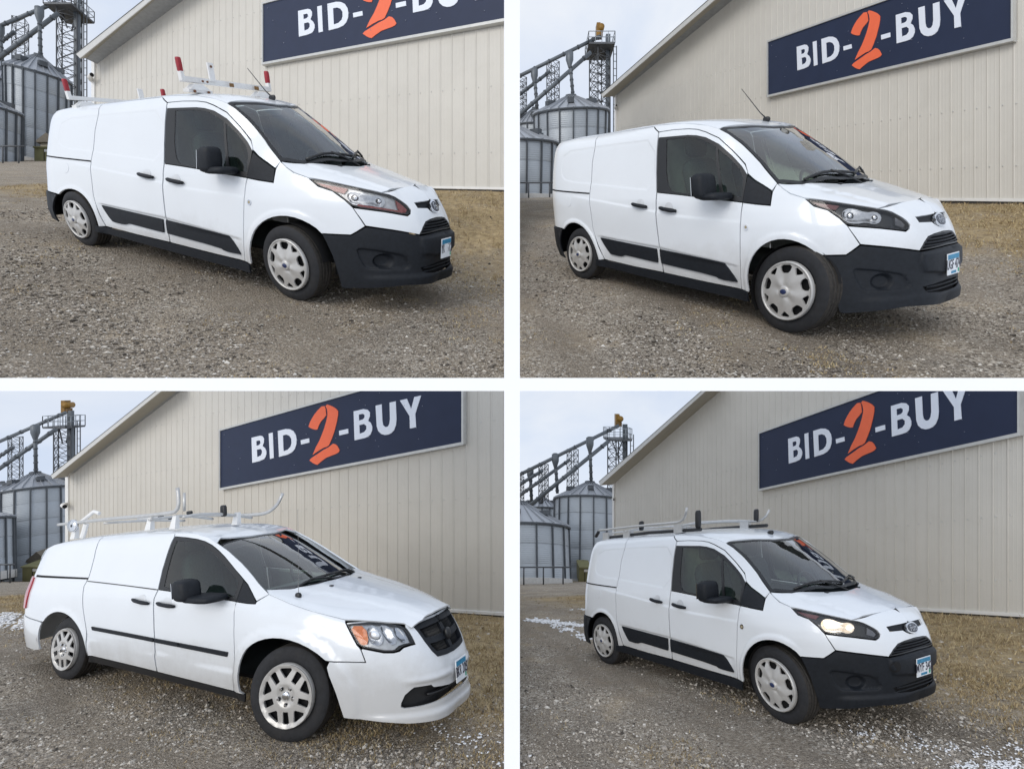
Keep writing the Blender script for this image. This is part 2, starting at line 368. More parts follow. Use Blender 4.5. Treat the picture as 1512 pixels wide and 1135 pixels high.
    def at(s, x, sd, z): return Vector(s.pt(x, sd, z))

def superbox(c, d, e=.35, n=16, k=9):
    """rounded box (super-ellipsoid) as a vertex / face list"""
    V = []; Fc = []
    def sp(v, p): return math.copysign(abs(v)**p, v)
    for i in range(k):
        ph = -math.pi/2+math.pi*i/(k-1)
        for j in range(n):
            th = 2*math.pi*j/n
            V.append((c[0]+d[0]/2*sp(math.cos(ph), e)*sp(math.cos(th), e), c[1]+d[1]/2*sp(math.cos(ph), e)*sp(math.sin(th), e), c[2]+d[2]/2*sp(math.sin(ph), e)))
    for i in range(k-1):
        for j in range(n): Fc.append((i*n+j, i*n+(j+1) % n, (i+1)*n+(j+1) % n, (i+1)*n+j))
    return V, Fc

# ------------------------------------------------------------------ wheels
def tyre_mesh(R, w, rim):
    pr = [(rim, -w*.36), (rim+.012, -w*.46), (rim+.05, -w*.5), (R-.045, -w*.49), (R-.016, -w*.45)]
    tr = [(R-.004, -w*.40), (R, -w*.28), (R, -w*.20), (R-.008, -w*.195), (R-.008, -w*.165), (R, -w*.16), (R, -.012), (R-.008, -.010), (R-.008, .010), (R, .012), (R, w*.16), (R-.008, w*.165), (R-.008, w*.195), (R, w*.20), (R, w*.28), (R-.004, w*.40)]
    pl = [(R-.016, w*.45), (R-.045, w*.49), (rim+.05, w*.5), (rim+.012, w*.46), (rim, w*.36)]
    return pr, tr, pl
def disc_with_holes(Rd, holes, hfun, n=72, grid=.018):
    """face of a wheel: outline and openings in the wheel plane, raised by hfun(r, theta); outer face looks to -y"""
    pts = [(Rd*math.cos(2*math.pi*i/n), Rd*math.sin(2*math.pi*i/n)) for i in range(n)]; loops = [list(range(n))]
    for h in holes: loops.append(list(range(len(pts), len(pts)+len(h)))); pts += h
    edges = [(L[i], L[(i+1) % len(L)]) for L in loops for i in range(len(L))]
    g = np.arange(-Rd, Rd, grid); X, Y = np.meshgrid(g, g); x, y = X.ravel(), Y.ravel(); d = Rd-np.hypot(x, y)
    for h in holes: d = np.minimum(d, -polydist(x, y, h))
    k = d > grid*.4; pts += list(zip(x[k], y[k]))
    ov, _, of, orv, _, _ = delaunay_2d_cdt([Vector(p) for p in pts], edges, [], 0, 1e-6)
    V2 = np.array([tuple(p) for p in ov]); mp = {}
    for i, l in enumerate(orv):
        for q in l: mp[q] = i
    Fc = np.array([tuple(f) for f in of]); c = V2[Fc].mean(1); keep = np.hypot(c[:, 0], c[:, 1]) < Rd
    for h in holes: keep &= ~inpoly(c[:, 0], c[:, 1], h)
    Fc = Fc[keep]; r = np.hypot(V2[:, 0], V2[:, 1]); th = np.arctan2(V2[:, 1], V2[:, 0]); hh = hfun(r, th)
    V = np.stack([V2[:, 0], -hh, V2[:, 1]], 1); fn = np.cross(V[Fc[:, 1]]-V[Fc[:, 0]], V[Fc[:, 2]]-V[Fc[:, 0]])[:, 1]
    Fc[fn > 0] = Fc[fn > 0][:, ::-1]
    v = [tuple(p) for p in V]; f = [tuple(q) for q in Fc]
    for L in loops:
        ids = [mp[i] for i in L]; b = len(v); m = len(ids); v += [v[i] for i in ids]+[(v[i][0], v[i][1]+.014, v[i][2]) for i in ids]
        A2 = sum(V2[ids[i]][0]*V2[ids[(i+1) % m]][1]-V2[ids[(i+1) % m]][0]*V2[ids[i]][1] for i in range(m))
        for i in range(m):
            q4 = (b+i, b+(i+1) % m, b+m+(i+1) % m, b+m+i); f.append(q4 if A2 > 0 else q4[::-1])
    return v, f
def pol(r, t): return (r*math.cos(math.radians(t)), r*math.sin(math.radians(t)))
def cover_wheel():
    R = .215; holes = []
    for k in range(5):
        a = 72*k+18
        holes.append([pol(R*.63, a-9), pol(R*.63, a+9), pol(R*.72, a+14.5), pol(R*.86, a+15), pol(R*.91, a+9), pol(R*.91, a-9), pol(R*.86, a-15), pol(R*.72, a-14.5)])
        b = a+36
        holes.append([pol(R*.70, b-1.5), pol(R*.70, b+1.5), pol(R*.86, b+11.5), pol(R*.90, b+8), pol(R*.90, b-8), pol(R*.86, b-11.5)])
    def h(r, t):
        q = r/R; rid = np.abs(((np.degrees(t)-18-36) % 72)-36)/36.    # 0 on the big openings' axis ... ridge between
        return .030*(1-q**2)+.012*np.clip(1-q, 0, 1)*(rid-.5)*2*np.clip(q*4, 0, 1)+.010*sstep((q-.9)/.06)-.006*sstep((.26-q)/.04)
    return R, *disc_with_holes(R, holes, h)
def alloy_wheel():
    R = .232; holes = []
    for k in range(5):
        a = 72*k-90
        holes.append([pol(R*.50, a-11), pol(R*.50, a+11), pol(R*.84, a+8.5), pol(R*.88, a+5), pol(R*.88, a-5), pol(R*.84, a-8.5)])
        b = a+36
        holes.append([pol(R*.57, b-3), pol(R*.57, b+3), pol(R*.85, b+16), pol(R*.89, b+12), pol(R*.89, b-12), pol(R*.85, b-16)])
    def h(r, t):
        q = r/R; return .012+.020*(1-q)-.02*sstep((.34-q)/.1)+.014*sstep((q-.9)/.05)
    return R, *disc_with_holes(R, holes, h)
COVER = cover_wheel(); ALLOY = alloy_wheel()
def add_wheel(van, x, sd, zc, R, w, kind, side, face, k_=1., steer=0.):
    """sd = half track to the outer face"""
    loc = van.at(x, sd*side, zc)
    rd, wv, wf = kind
    t = [(r, h) for r, h in tyre_mesh(R, w, rd-.006)[0]]; pr, tr, pl = tyre_mesh(R, w, rd-.004)
    M = MB().lathe(pr+[tr[0]], n=64, axis='y'); M2 = MB().lathe(tr, n=64, axis='y'); M3 = MB().lathe([tr[-1]]+pl, n=64, axis='y')
    M.add(M3.v, M3.f)
    cy = face*side                       # centre of the tyre inwards of the wheel face
    def ob(name, v, f, m, par, smooth=True, dy=0.):
        v = [(a*k_, (b+dy)*(1+(k_-1)*.4), c*k_) for a, b, c in v]
        if side < 0: v = [(a, -b, c) for a, b, c in v]; f = [q[::-1] for q in f]
        return mesh_obj(name, v, f, m, par, smooth)
    ty = ob('tyre', M.v, M.f, RUBBER, van.root, dy=face); ty.location = loc; ty.rotation_euler.z = steer
    ob('tread', M2.v, M2.f, TREAD, ty, dy=face)
    D = MB().lathe([(0, .03), (rd*.5, .03), (rd*.93, .045), (rd*.995, .012)], n=40, axis='y'); ob('dark_backing_disc', D.v, D.f, DARK, ty)  # near-black disc; shade behind the wheel openings is put into its colour
    wh = ob('wheel_cover' if kind is COVER else 'alloy_wheel', wv, wf, SILVER, ty, smooth=True)
    rim = MB().lathe([(rd-.014, .030), (rd-.012, -.012), (rd-.002, -.016), (rd+.004, -.008), (rd+.004, .02)], n=64, axis='y'); ob('rim', rim.v, rim.f, SILVER, ty)
    if kind is COVER:
        c = MB().lathe([(.0, -.040), (.03, -.040), (.040, -.036), (.044, -.026), (.044, 0)], n=28, axis='y'); ob('hub_cap', c.v, c.f, SILVER, ty)
        b = MB().lathe([(0, -.0425), (.024, -.0425), (.027, -.040)], n=24, axis='y'); v = [(a, y, c2*.72) for a, y, c2 in b.v]; ob('hub_badge', v, b.f, BLUEOVAL, ty)
    else:
        c = MB().lathe([(0, -.026), (.024, -.026), (.032, -.020), (.034, 0)], n=24, axis='y'); ob('hub_cap', c.v, c.f, CHROME, ty)
        for k in range(5):
            a = math.radians(72*k-90); cx, cz = .066*math.cos(a), .066*math.sin(a)
            well = MB().lathe([(.0, -.0165), (.017, -.0165), (.018, -.0155)], (cx, -.002, cz), n=14, axis='y'); ob('lug_shade_disc', well.v, well.f, DARK, ty)  # flat dark disc under each nut, the recess shade given as colour
            n_ = MB().lathe([(0, -.034), (.009, -.034), (.011, -.030), (.011, -.01)], (cx, 0, cz), n=6, axis='y'); ob('lug_nut', n_.v, n_.f, CHROME, ty, smooth=False)
    # liner of the wheel arch
    L = MB(); n = 20; rl = (R*k_+.022)/k_; v = []; f = []
    for i in range(n+1):
        a = math.radians((8 if k_ > 1 else -15)+((202 if k_ > 1 else 210)-0)*i/n); v += [(rl*math.cos(a), .075, rl*math.sin(a)), (rl*math.cos(a), .36, rl*math.sin(a))]
    f = [(2*i, 2*i+1, 2*i+3, 2*i+2) for i in range(n)]; b = len(v); v.append((0, .36, 0)); f += [(2*i+1, b, 2*i+3) for i in range(n)]
    ln = ob('arch_liner', v, f, DARK, van.root); ln.location = loc
    return loc

# ------------------------------------------------------------------ compact cargo van body
def ui(u, pts): p = sorted(pts); return np.interp(u, [a for a, _ in p], [b for _, b in p])
CV_CREASE = [(1.95, .844), (2.736, .877), (3.486, .953), (4.19, 1.021), (5., 1.10)]
CV_SCALLOP = [(2.01, .495), (3.11, .58), (4.21, .616)]
CV_RECESS = chaikin([(4.84, 1.622), (4.19, 1.636), (3.614, 1.63), (3.14, 1.62), (3.09, 1.10), (3.636, 1.143), (4.221, 1.191), (4.736, 1.223), (4.869, 1.30), (4.888, 1.40)], 1)
CV_FOG = chaikin([(1.01, .503), (.922, .503), (.68, .462), (.61, .432), (.535, .318), (.825, .32), (.935, .328), (.985, .414)], 1)
CV_BLOCK = [(-.1, .60), (.5, .592), (.515, .52), (.47, .43), (.158, .40), (-.1, .395)]
def cv_feat(u, z):
    r = np.zeros_like(u)
    wd = sstep((u-1.85)/.2)*sstep((4.7-u)/.3)
    zc = ui(u, CV_CREASE); r -= .010*sstep((zc-z+.018)/.036)*np.clip(1-(zc-z)/.34, 0, 1)*wd
    zs = ui(u, CV_SCALLOP); r += .016*sstep((zs-z)/.035)*sstep((u-1.96)/.12)*sstep((4.18-u)/.12)
    d = polydist(u, z, CV_RECESS); r += .006*sstep((d+.004)/.032)
    for cu in (1.506, 4.568):
        q = np.hypot(u-cu, z-.33); r -= .014*sstep((.455-q)/.05)*(z > .2)*(1-(sstep((1.42-u)/.26)*sstep((.82-z)/.20) if cu < 2 else 0))
    d = polydist(u, z, CV_FOG); r += .028*sstep(d/.022)
    q = np.hypot((u-.786)/.098, (z-.395)/.064); r += .055*sstep((1-q)/.45)
    d = polydist(u, z, CV_BLOCK); r -= .030*sstep(d/.03)
    r -= .028*sstep((.30-z)/.055)*sstep((1.0-u)/.2)
    return r
def cv_lines():
    L = []
    for w_ in (-.004, .012, .028): L.append((shrink(CV_RECESS, w_), True))
    us = np.arange(1.7, 4.9, .04)
    for dz in (.018, 0, -.018): L.append(([(u, ui(np.array([u]), CV_CREASE)[0]+dz) for u in us], False))
    us = np.arange(1.98, 4.22, .04)
    for dz in (.002, -.018, -.037): L.append(([(u, ui(np.array([u]), CV_SCALLOP)[0]+dz) for u in us], False))
    for cu in (1.506, 4.568):
        for rr in (.404, .43, .456): L.append((arc(cu, .33, rr, -10, 190, 40), False))
    return L
def cv_nose_lines():
    L = []
    for g in (1, -1):
        for w_ in (0, .011, .022): L.append(([(g*a, b) for a, b in shrink(CV_FOG, w_)], True))
        for q in (1., .85, .7, .55): L.append(([(g*(.786+.098*q*math.cos(t)), .395+.064*q*math.sin(t)) for t in np.linspace(0, 2*math.pi, 30)[:-1]], True))
    bl = mirror_poly([(0, .60), (.5, .592), (.515, .52), (.47, .43), (.158, .40), (0, .395)])
    for w_ in (0, .015, .03): L.append((shrink(bl, w_), True))
    for z in (.30, .272, .245): L.append(([(u, z) for u in np.arange(-1.1, 1.11, .05)], False))
    return L
cv_wall = Wall([(.915, 0), (.908, .18), (.885, .36), (.840, .50), (.755, .64), (.63, .76), (.47, .845), (.27, .893), (0, .909), (-.4, .912), (-1.2, .912), (-2, .912), (-2.7, .912), (-3.1, .908), (-3.35, .896), (-3.55, .870), (-3.70, .82), (-3.81, .72), (-3.86, .55), (-3.88, .3), (-3.885, 0)],
 [.16, .28, .4, .5, .6, .7, .8, .9, 1.0, 1.1, 1.3, 1.5, 1.62, 1.70, 1.75, 1.80],
 [((.915, 0), [.06, .02, .004, .0, .006, .03, .062, .13, .28, .4, .5, .6, .7, .75, .8, .85]),
 ((.885, .36), [.02, .008, .004, 0, .006, .035, .075, .145, .28, .4, .5, .6, .7, .75, .8, .85]),
 ((.84, .5), [.025, .01, .006, .002, .003, .025, .068, .135, .26, .38, .5, .6, .7, .75, .8, .85]),
 ((.755, .64), [.03, .015, .01, .006, .004, .018, .055, .1, .2, .33, .5, .6, .7, .75, .8, .85]),
 ((.47, .845), [.035, .02, .012, .006, 0, .006, .025, .075, .17, .3, .45, .55, .65, .7, .75, .8]),
 ((.27, .893), [.04, .025, .015, .008, .004, .004, .015, .05, .105, .2, .4, .5, .6, .7, .75, .8]),
 ((-.14, .911), [.05, .03, .015, .006, .002, .002, .006, .03, .075, .135, .26, .4, .5, .6, .65, .7]),
 ((-.4, .912), [.05, .03, .012, .004, .002, .002, .003, .015, .05, .085, .20, .34, .44, .5, .55, .6]),
 ((-.86, .912), [.05, .03, .012, .004, .002, .002, .003, .008, .018, .045, .11, .185, .247, .31, .36, .4]),
 ((-1.57, .912), [.05, .03, .012, .004, .001, .001, .002, .006, .014, .034, .072, .108, .132, .175, .235, .33]),
 ((-2.7, .912), [.05, .03, .012, .004, .001, .001, .002, .005, .010, .024, .06, .098, .124, .165, .225, .32]),
 ((-3.5, .878), [.05, .02, .0, -.002, -.002, -.002, 0, .0, .003, .012, .035, .065, .09, .125, .17, .27]),
 ((-3.885, 0), [.03, .0, 0, 0, 0, .03, .04, .05, .06, .08, .12, .18, .22, .26, .3, .36])], cv_feat)
def wall_edge(wl, pts): return [tuple(p) for p in wl.P([a for a, _ in pts], [b for _, b in pts])]
class Swap:
    def __init__(s, t): s.t = t
    def P(s, sd, x, off=0.): return s.t.P(x, sd, off)
CV_TOPLINE = [(2.36, 1.614), (2.5, 1.66), (2.8, 1.715), (3.26, 1.75), (4.27, 1.765), (4.8, 1.765), (5.1, 1.745), (5.35, 1.72)]
CV_HOODLINE = [(.781, .912), (.799, .917), (1.029, .956), (1.224, .989), (1.371, 1.008), (1.50, 1.045), (1.58, 1.085), (1.645, 1.127)]
cv_hood = Top([.8, .62, .4, .16, -.03, -.14], [0, .2, .4, .6, .75, .85], [[.89, .885, .875, .85, .80, .7], [.965, .96, .945, .918, .86, .75], [1.03, 1.025, 1.01, .985, .94, .86], [1.092, 1.089, 1.08, 1.062, 1.032, .985], [1.135, 1.133, 1.13, 1.12, 1.09, 1.05], [1.15, 1.15, 1.147, 1.14, 1.127, 1.08]], wall_edge(cv_wall, CV_HOODLINE))
cv_wind = Top([.25, 0, -.25, -.5, -.75, -.95], [0, .3, .6, .75], [[1.09, 1.06, .94, .86], [1.255, 1.215, 1.10, 1.03], [1.408, 1.372, 1.268, 1.205], [1.55, 1.518, 1.43, 1.365], [1.68, 1.652, 1.58, 1.505], [1.745, 1.72, 1.69, 1.60]])
cv_roof = Top([-.6, -.86, -1.2, -1.7, -2.4, -3.1, -3.5, -3.75, -3.88], [0, .3, .5, .65, .72], [[1.615, 1.60, 1.58, 1.545, 1.5], [1.692, 1.682, 1.66, 1.622, 1.59], [1.752, 1.745, 1.728, 1.697, 1.665], [1.795, 1.79, 1.775, 1.75, 1.722], [1.815, 1.81, 1.796, 1.77, 1.74], [1.82, 1.815, 1.80, 1.775, 1.748], [1.815, 1.81, 1.795, 1.765, 1.742], [1.76, 1.755, 1.74, 1.72, 1.70], [1.62, 1.61, 1.60, 1.58, 1.56]], wall_edge(cv_wall, CV_TOPLINE))

def text_mb(body, size, depth=.002, shear=0., align='CENTER'):
    cu = bpy.data.curves.new('lettering', 'FONT'); cu.body = body; cu.size = size; cu.align_x = align; cu.align_y = 'CENTER'; cu.extrude = depth; cu.shear = shear; cu.offset = size*.012; cu.resolution_u = 2
    o = bpy.data.objects.new('lettering', cu); COL.objects.link(o)
    dg = bpy.context.evaluated_depsgraph_get(); me = bpy.data.meshes.new_from_object(o.evaluated_get(dg))
    v = [tuple(p.co) for p in me.vertices]; f = [tuple(p.vertices) for p in me.polygons]
    bpy.data.objects.remove(o); bpy.data.curves.remove(cu); bpy.data.meshes.remove(me)
    return v, f
def plate(van, xc, zc, tilt, chars):
    """licence plate on the nose: white, blue band on top, dark characters"""
    def pl(y0, y1, z0, z1, d0, d1):
        return MB().hexa([(xc+dd+tilt*(zz-zc), yy, zz) for zz in (z0, z1) for dd, yy in ((d0, y0), (d1, y0), (d1, y1), (d0, y1))])
    p = van.solid('license_plate', pl(-.16, .16, zc-.08, zc+.08, 0, .006), PLATEW)
    van.solid('plate_band', pl(-.152, .152, zc+.036, zc+.072, .006, .0075), PLATEB, p)
    van.solid('plate_stripe', pl(-.07, .07, zc-.072, zc-.052, .006, .0075), PLATEB, p)
    van.solid('plate_sticker', pl(-.148, -.112, zc-.070, zc-.040, .006, .0075), PLATEG, p)
    v, f = text_mb(chars, .098, .001)
    m = MB().add([(xc+.008+b*tilt+c, -a*1.05, zc-.006+b*1.05) for a, b, c in v], f)
    # viewed from the front the reader's left is the kerb side (+s)
    van.solid('plate_characters', m, PLATEK, p)
def chain(P, name, m, van, r, parent=None, n=8, side=1):
    return van.solid(name, MB().tube(P, r, n), m, parent, side, smooth=True)
def cabin(van, dash_x, bulk_x, halfw, roof_z, belt, floor_z, wheel_s, seat_x, sc=1.0):
    v, f = superbox((dash_x, 0, belt-.12), (.55, halfw*1.82, .30), .3, 24, 9); van.solid('dashboard', MB().add(v, f), CABIN, smooth=True)
    for sd in (.38, -.38):
        t = MB(); v, f = superbox((seat_x, sd, floor_z+.36), (.52, .50, .22), .4); t.add(v, f); st = van.solid('front_seat', t, SEAT, smooth=True)
        v, f = superbox((0, 0, 0), (.17, .50, .66), .45); c, s_ = math.cos(.28), math.sin(.28)
        v = [(seat_x-.33+x*c-z*s_, sd+y, floor_z+.74+x*s_+z*c) for x, y, z in v]; van.solid('seat_back', MB().add(v, f), SEAT, st, smooth=True)
        v, f = superbox((seat_x-.45, sd, floor_z+1.18), (.10, .27, .20), .5); van.solid('head_rest', MB().add(v, f), SEAT, st, smooth=True)
    R = .185; n = 28; pts = []
    for i in range(n+1):
        a = 2*math.pi*i/n; pts.append((dash_x-.40-R*math.sin(a)*.45, wheel_s+R*math.cos(a), belt+.02+R*math.sin(a)*.89))
    sw = chain(pts, 'steering_wheel', PLASTIC2, van, .017)
    v, f = superbox((dash_x-.36, wheel_s, belt+.0), (.08, .16, .13), .6); van.solid('wheel_hub', MB().add(v, f), PLASTIC2, sw, smooth=True)
    for a in (0.1, math.pi-.1, -math.pi/2): chain([(dash_x-.37, wheel_s, belt+.0), (dash_x-.40-R*math.sin(a)*.45, wheel_s+R*math.cos(a), belt+.02+R*math.sin(a)*.89)], 'wheel_spoke', PLASTIC2, van, .014, sw)
    van.solid('cargo_partition', MB().box((bulk_x, 0, (roof_z+floor_z)/2), (.03, halfw*1.55, roof_z-floor_z-.06)), CABINL)
    van.solid('floor_pan', MB().box((-1.5, 0, floor_z-.02), (4.3, halfw*1.66, .03)), DARK)
    van.solid('inner_firewall', MB().box((.28, 0, .55), (.03, halfw*1.5, .62)), DARK)

def lamp_parts(van, wall, outline, housing_m, refls, lens_off=0., lit=False, strips=()):
    for sd in (1, -1):
        h = van.patch('headlight', wall, outline, housing_m, off=-.034, side=sd, flange=0, gap=0, grid=.05)
        # rim closes the gap between the housing and the lens
        van.patch('headlight_bezel', wall, outline, PLASTIC2, off=.001, holes=[shrink(outline, .010)], side=sd, parent=h, flange=.05, gap=.001, grid=.04)
        for name, poly, m, off, dome in refls:
            C = np.mean(poly, 0)
            def tw(a, b, P, C=C, poly=poly, dome=dome):
                d = polydist(a, b, poly); k = sstep(np.clip(d, 0, 1)/max(1e-3, abs(dome)*1.6)); P = P.copy(); P[:, 0] += -dome*k; return P
            van.patch(name, wall, poly, m, off=off, side=sd, parent=h, flange=.012, gap=0, grid=.018, step=.02, tw=tw)
        van.patch('lens', wall, shrink(outline, .009), LENSG, off=.0015, side=sd, parent=h, flange=0, gap=0, grid=.05)
    return

def door_handle(van, wall, u0, z0, u1, z1):
    """bar handle with a finger cup behind it"""
    for sd in (1, -1):
        cu, cz = (u0+u1)/2, (z0+z1)/2+.012
        cup = [(cu+.062*math.cos(t), cz+.055*math.sin(t)) for t in np.linspace(0, 2*math.pi, 18)[:-1]]
        def tw(a, b, P, cu=cu, cz=cz):
            q = np.hypot((a-cu)/.062, (b-cz)/.055); P = P.copy(); P[:, 1] -= .0*q; return P
        n = 9; pts = [wall.P([u0+(u1-u0)*t], [z0+(z1-z0)*t], .012+.030*math.sin(math.pi*min(1, max(0, .06+t*.88))))[0] for t in np.linspace(0, 1, n)]
        rr = [.013, .018, .020, .020, .019, .019, .020, .019, .013]
        h = van.solid('door_handle', MB().tube(pts, rr, 10), PLASTIC, side=sd, smooth=True)
        cm = mat('handle_cup', (.62, .64, .66), .35, coat=.4)
        van.patch('handle_cup', wall, cup, cm, off=.0035, side=sd, parent=h, flange=.003, gap=0, grid=.04)

def mirror(van, c, d, arm_to, m):
    for sd in (1, -1):
        v, f = superbox(c, d, .52, 22, 11); v = [(x-.05*(z-c[2]), y, z) for x, y, z in v]
        h = van.solid('wing_mirror', MB().add(v, f), m, side=sd, smooth=True)
        v, f = superbox(((c[0]+arm_to[0])/2+.02, (c[1]+arm_to[1])/2, c[2]-d[2]*.40), (abs(arm_to[0]-c[0])+.12, abs(arm_to[1]-c[1])+.16, .065), .5, 14, 7)
        van.solid('mirror_arm', MB().add(v, f), m, h, side=sd, smooth=True)
        g = MB().hexa([(c[0]-d[0]*.5-.002, c[1]+a*d[1]*.38, c[2]+b*d[2]*.36) for a, b in ((-1, -1), (1, -1), (1, 1), (-1, 1))]+[(c[0]-d[0]*.5-.008, c[1]+a*d[1]*.38, c[2]+b*d[2]*.36) for a, b in ((-1, -1), (1, -1), (1, 1), (-1, 1))])
        van.solid('mirror_glass', g, CHROME, h, side=sd)

CVL = cv_lines(); CVN = cv_nose_lines()
def cargo_van(label, pose, q, plate_text, headlamp, group, rf=1., steer=0.):
    V = Van('cargo_van', label, pose, q, group); W = cv_wall
    # ---- doors and sides
    dl = [(3.062, .305), (3.05, .567), (3.060, .80), (3.066, 1.0), (3.066, 1.094), (2.789, 1.072), (2.6, 1.056), (1.94, .992), (1.937, .851), (1.945, .75), (1.953, .65), (1.97, .45), (1.988, .283), (2.402, .289)]
    V.both('front_door', W, dl, PAINT, grid=.036, step=.032, lines=CVL)
    outer = [(3.068, 1.098), (3.09, 1.289), (3.10, 1.5), (3.094, 1.617), (2.896, 1.608), (2.70, 1.599), (2.60, 1.585), (2.486, 1.556), (2.318, 1.482), (2.155, 1.371), (2.029, 1.278), (1.955, 1.21), (1.944, 1.15), (1.943, .997), (2.6, 1.061), (2.789, 1.077)]
    V.both('door_frame', W, [(3.094, 1.617), (3.105, 1.670), (2.9, 1.667), (2.707, 1.653), (2.60, 1.635), (2.501, 1.602), (2.334, 1.533), (2.169, 1.417), (2.003, 1.291), (1.955, 1.232), (1.953, 1.21), (2.029, 1.278), (2.155, 1.371), (2.318, 1.482), (2.486, 1.556), (2.60, 1.585), (2.70, 1.599), (2.896, 1.608)], PAINT, grid=.05, gap=.002)
    gm = [(2.975, 1.588), (2.80, 1.583), (2.681, 1.575), (2.60, 1.563), (2.517, 1.538), (2.43, 1.50), (2.350, 1.460), (2.30, 1.30), (2.255, 1.182), (2.210, 1.068), (2.57, 1.076), (2.775, 1.089), (2.86, 1.105), (2.905, 1.15), (2.935, 1.22), (2.955, 1.30)]
    gq = [(2.322, 1.445), (2.182, 1.358), (2.045, 1.258), (1.985, 1.18), (1.965, 1.10), (1.962, 1.036), (2.165, 1.062), (2.225, 1.19), (2.28, 1.32)]
    for sd in (1, -1):
        t = V.patch('window_trim', W, outer, PLASTIC2, holes=[gm, gq], side=sd, off=-.003, grid=.06, gap=.001, flange=.02)
        V.patch('window_glass', W, gm, SIDEG, side=sd, off=-.007, parent=t, flange=0, gap=0, grid=.08)
        V.patch('quarter_glass', W, gq, SIDEG, side=sd, off=-.007, parent=t, flange=0, gap=0, grid=.08)
        V.patch('sail_panel', W, [(1.936, 1.198), (1.861, 1.158), (1.76, 1.11), (1.674, 1.066), (1.655, .970), (1.80, .983), (1.937, .996)], PLASTIC, side=sd, off=.003, gap=.001)
        V.patch('door_card', W, [(3.0, .33), (3.0, 1.06), (2.6, 1.03), (2.0, .97), (2.03, .33)], CABIN, off=-.06, side=sd, flange=0, grid=.2)
    V.both('side_frame', W, [(3.112, 1.676), (2.9, 1.672), (2.707, 1.658), (2.60, 1.64), (2.501, 1.607), (2.334, 1.538), (2.169, 1.422), (2.0, 1.297), (1.945, 1.218), (1.861, 1.168), (1.76, 1.12), (1.674, 1.075), (1.645, 1.127), (1.75, 1.21), (1.85, 1.29), (2.1, 1.465), (2.25, 1.56), (2.36, 1.614), (2.5, 1.66), (2.8, 1.715), (3.26, 1.75)], PAINT, grid=.05, gap=.0018)
    V.both('fender', W, [(1.985, .283), (1.967, .45), (1.950, .65), (1.942, .75), (1.934, .851), (1.934, .990), (1.80, .975), (1.651, .962), (1.664, 1.066), (1.645, 1.125), (1.58, 1.083), (1.50, 1.043), (1.371, 1.008), (1.281, .947), (1.174, .916), (1.084, .855), (1.03, .803), (.981, .724), (.948, .668), (1.0, .628), (1.04, .600), (1.232, .600)]+arc(1.506, .33, .385, 136, -6, 16)+[(1.89, .272)], PAINT, grid=.036, gap=.0022, step=.032, lines=CVL)
    sl = [(3.074, .307), (3.060, .567), (3.071, .80), (3.076, 1.0), (3.077, 1.094), (3.100, 1.289), (3.110, 1.5), (3.104, 1.617), (3.116, 1.672), (3.25, 1.740), (3.8, 1.756), (4.268, 1.764), (4.20, 1.646), (4.233, 1.453), (4.225, 1.19), (4.237, 1.088), (4.212, .867), (4.207, .675), (4.134, .447), (4.088, .320), (3.576, .308)]
    V.both('sliding_door', W, sl, PAINT, grid=.036, step=.032, lines=CVL)
    qt = [(4.096, .318), (4.140, .447), (4.213, .675), (4.218, .867), (4.243, 1.088), (4.231, 1.19), (4.239, 1.453), (4.206, 1.646), (4.274, 1.764), (4.8, 1.765), (5.1, 1.745), (5.348, 1.72), (5.348, .62), (4.84, .62)]+arc(4.568, .33, .392, 47, 184, 16)
    V.both('quarter_panel', W, qt, PAINT, grid=.036, step=.032, lines=CVL)
    V.both('rear_door', W, [(5.356, .62), (5.356, 1.72), (5.6, 1.71), (5.85, 1.70), (6.088, 1.70), (6.088, .62)], PAINT, grid=.07)
    V.both('tail_lamp', W, [(5.36, .78), (5.36, 1.45), (5.44, 1.45), (5.46, .78)], TAILRED, off=.006, gap=0)
    V.patch('rear_bumper', W, [(4.845, .612)]+arc(4.568, .33, .395, 45, -18, 8)+[(5.2, .21), (6.09, .21), (6.09, .612)], PLASTIC, off=.016, grid=.06)
    V.patch('rear_bumper', W, [(4.845, .612)]+arc(4.568, .33, .395, 45, -18, 8)+[(5.2, .21), (6.09, .21), (6.09, .612)], PLASTIC, off=.016, grid=.06, side=-1)
    V.both('sill_cover', W, [(4.212, .312), (3.576, .302), (3.074, .300), (2.402, .284), (1.988, .277), (1.902, .268), (1.912, .185), (4.25, .225)], PLASTIC, off=.014, grid=.06)
    V.both('door_cladding', W, chaikin([(4.09, .578), (4.06, .578), (3.116, .543), (3.108, .54), (3.112, .405), (3.135, .401), (3.60, .421), (3.665, .421), (3.736, .396), (3.90, .400), (3.945, .408)], 1), PLASTIC, off=.016, grid=.05, gap=0)
    V.both('door_cladding', W, chaikin([(3.062, .542), (3.05, .540), (2.20, .489), (2.15, .482), (2.03, .348), (2.03, .338), (2.246, .338), (2.301, .364), (3.05, .400), (3.062, .402)], 1), PLASTIC, off=.016, grid=.05, gap=0)
    V.both('door_rail', W, [(5.175, 1.131), (4.245, 1.098), (4.245, 1.082), (5.175, 1.113)], DARK, off=.004, gap=0)
    V.both('fuel_flap', W, [(4.70+.075*math.cos(t), .985+.07*math.sin(t)) for t in np.linspace(0, 2*math.pi, 26)[:-1]], PAINT, off=.003, gap=0)
    for sd in (1, -1):
        e = V.patch('fender_badge', W, [(1.873+.024*math.cos(t), .800+.024*math.sin(t)) for t in np.linspace(0, 2*math.pi, 20)[:-1]], CHROME, off=.008, side=sd, gap=0)
        V.patch('badge_centre', W, [(1.873+.013*math.cos(t), .800+.013*math.sin(t)) for t in np.linspace(0, 2*math.pi, 16)[:-1]], mat('badge_tan', (.35, .30, .2), .5), off=.0095, side=sd, gap=0, parent=e)
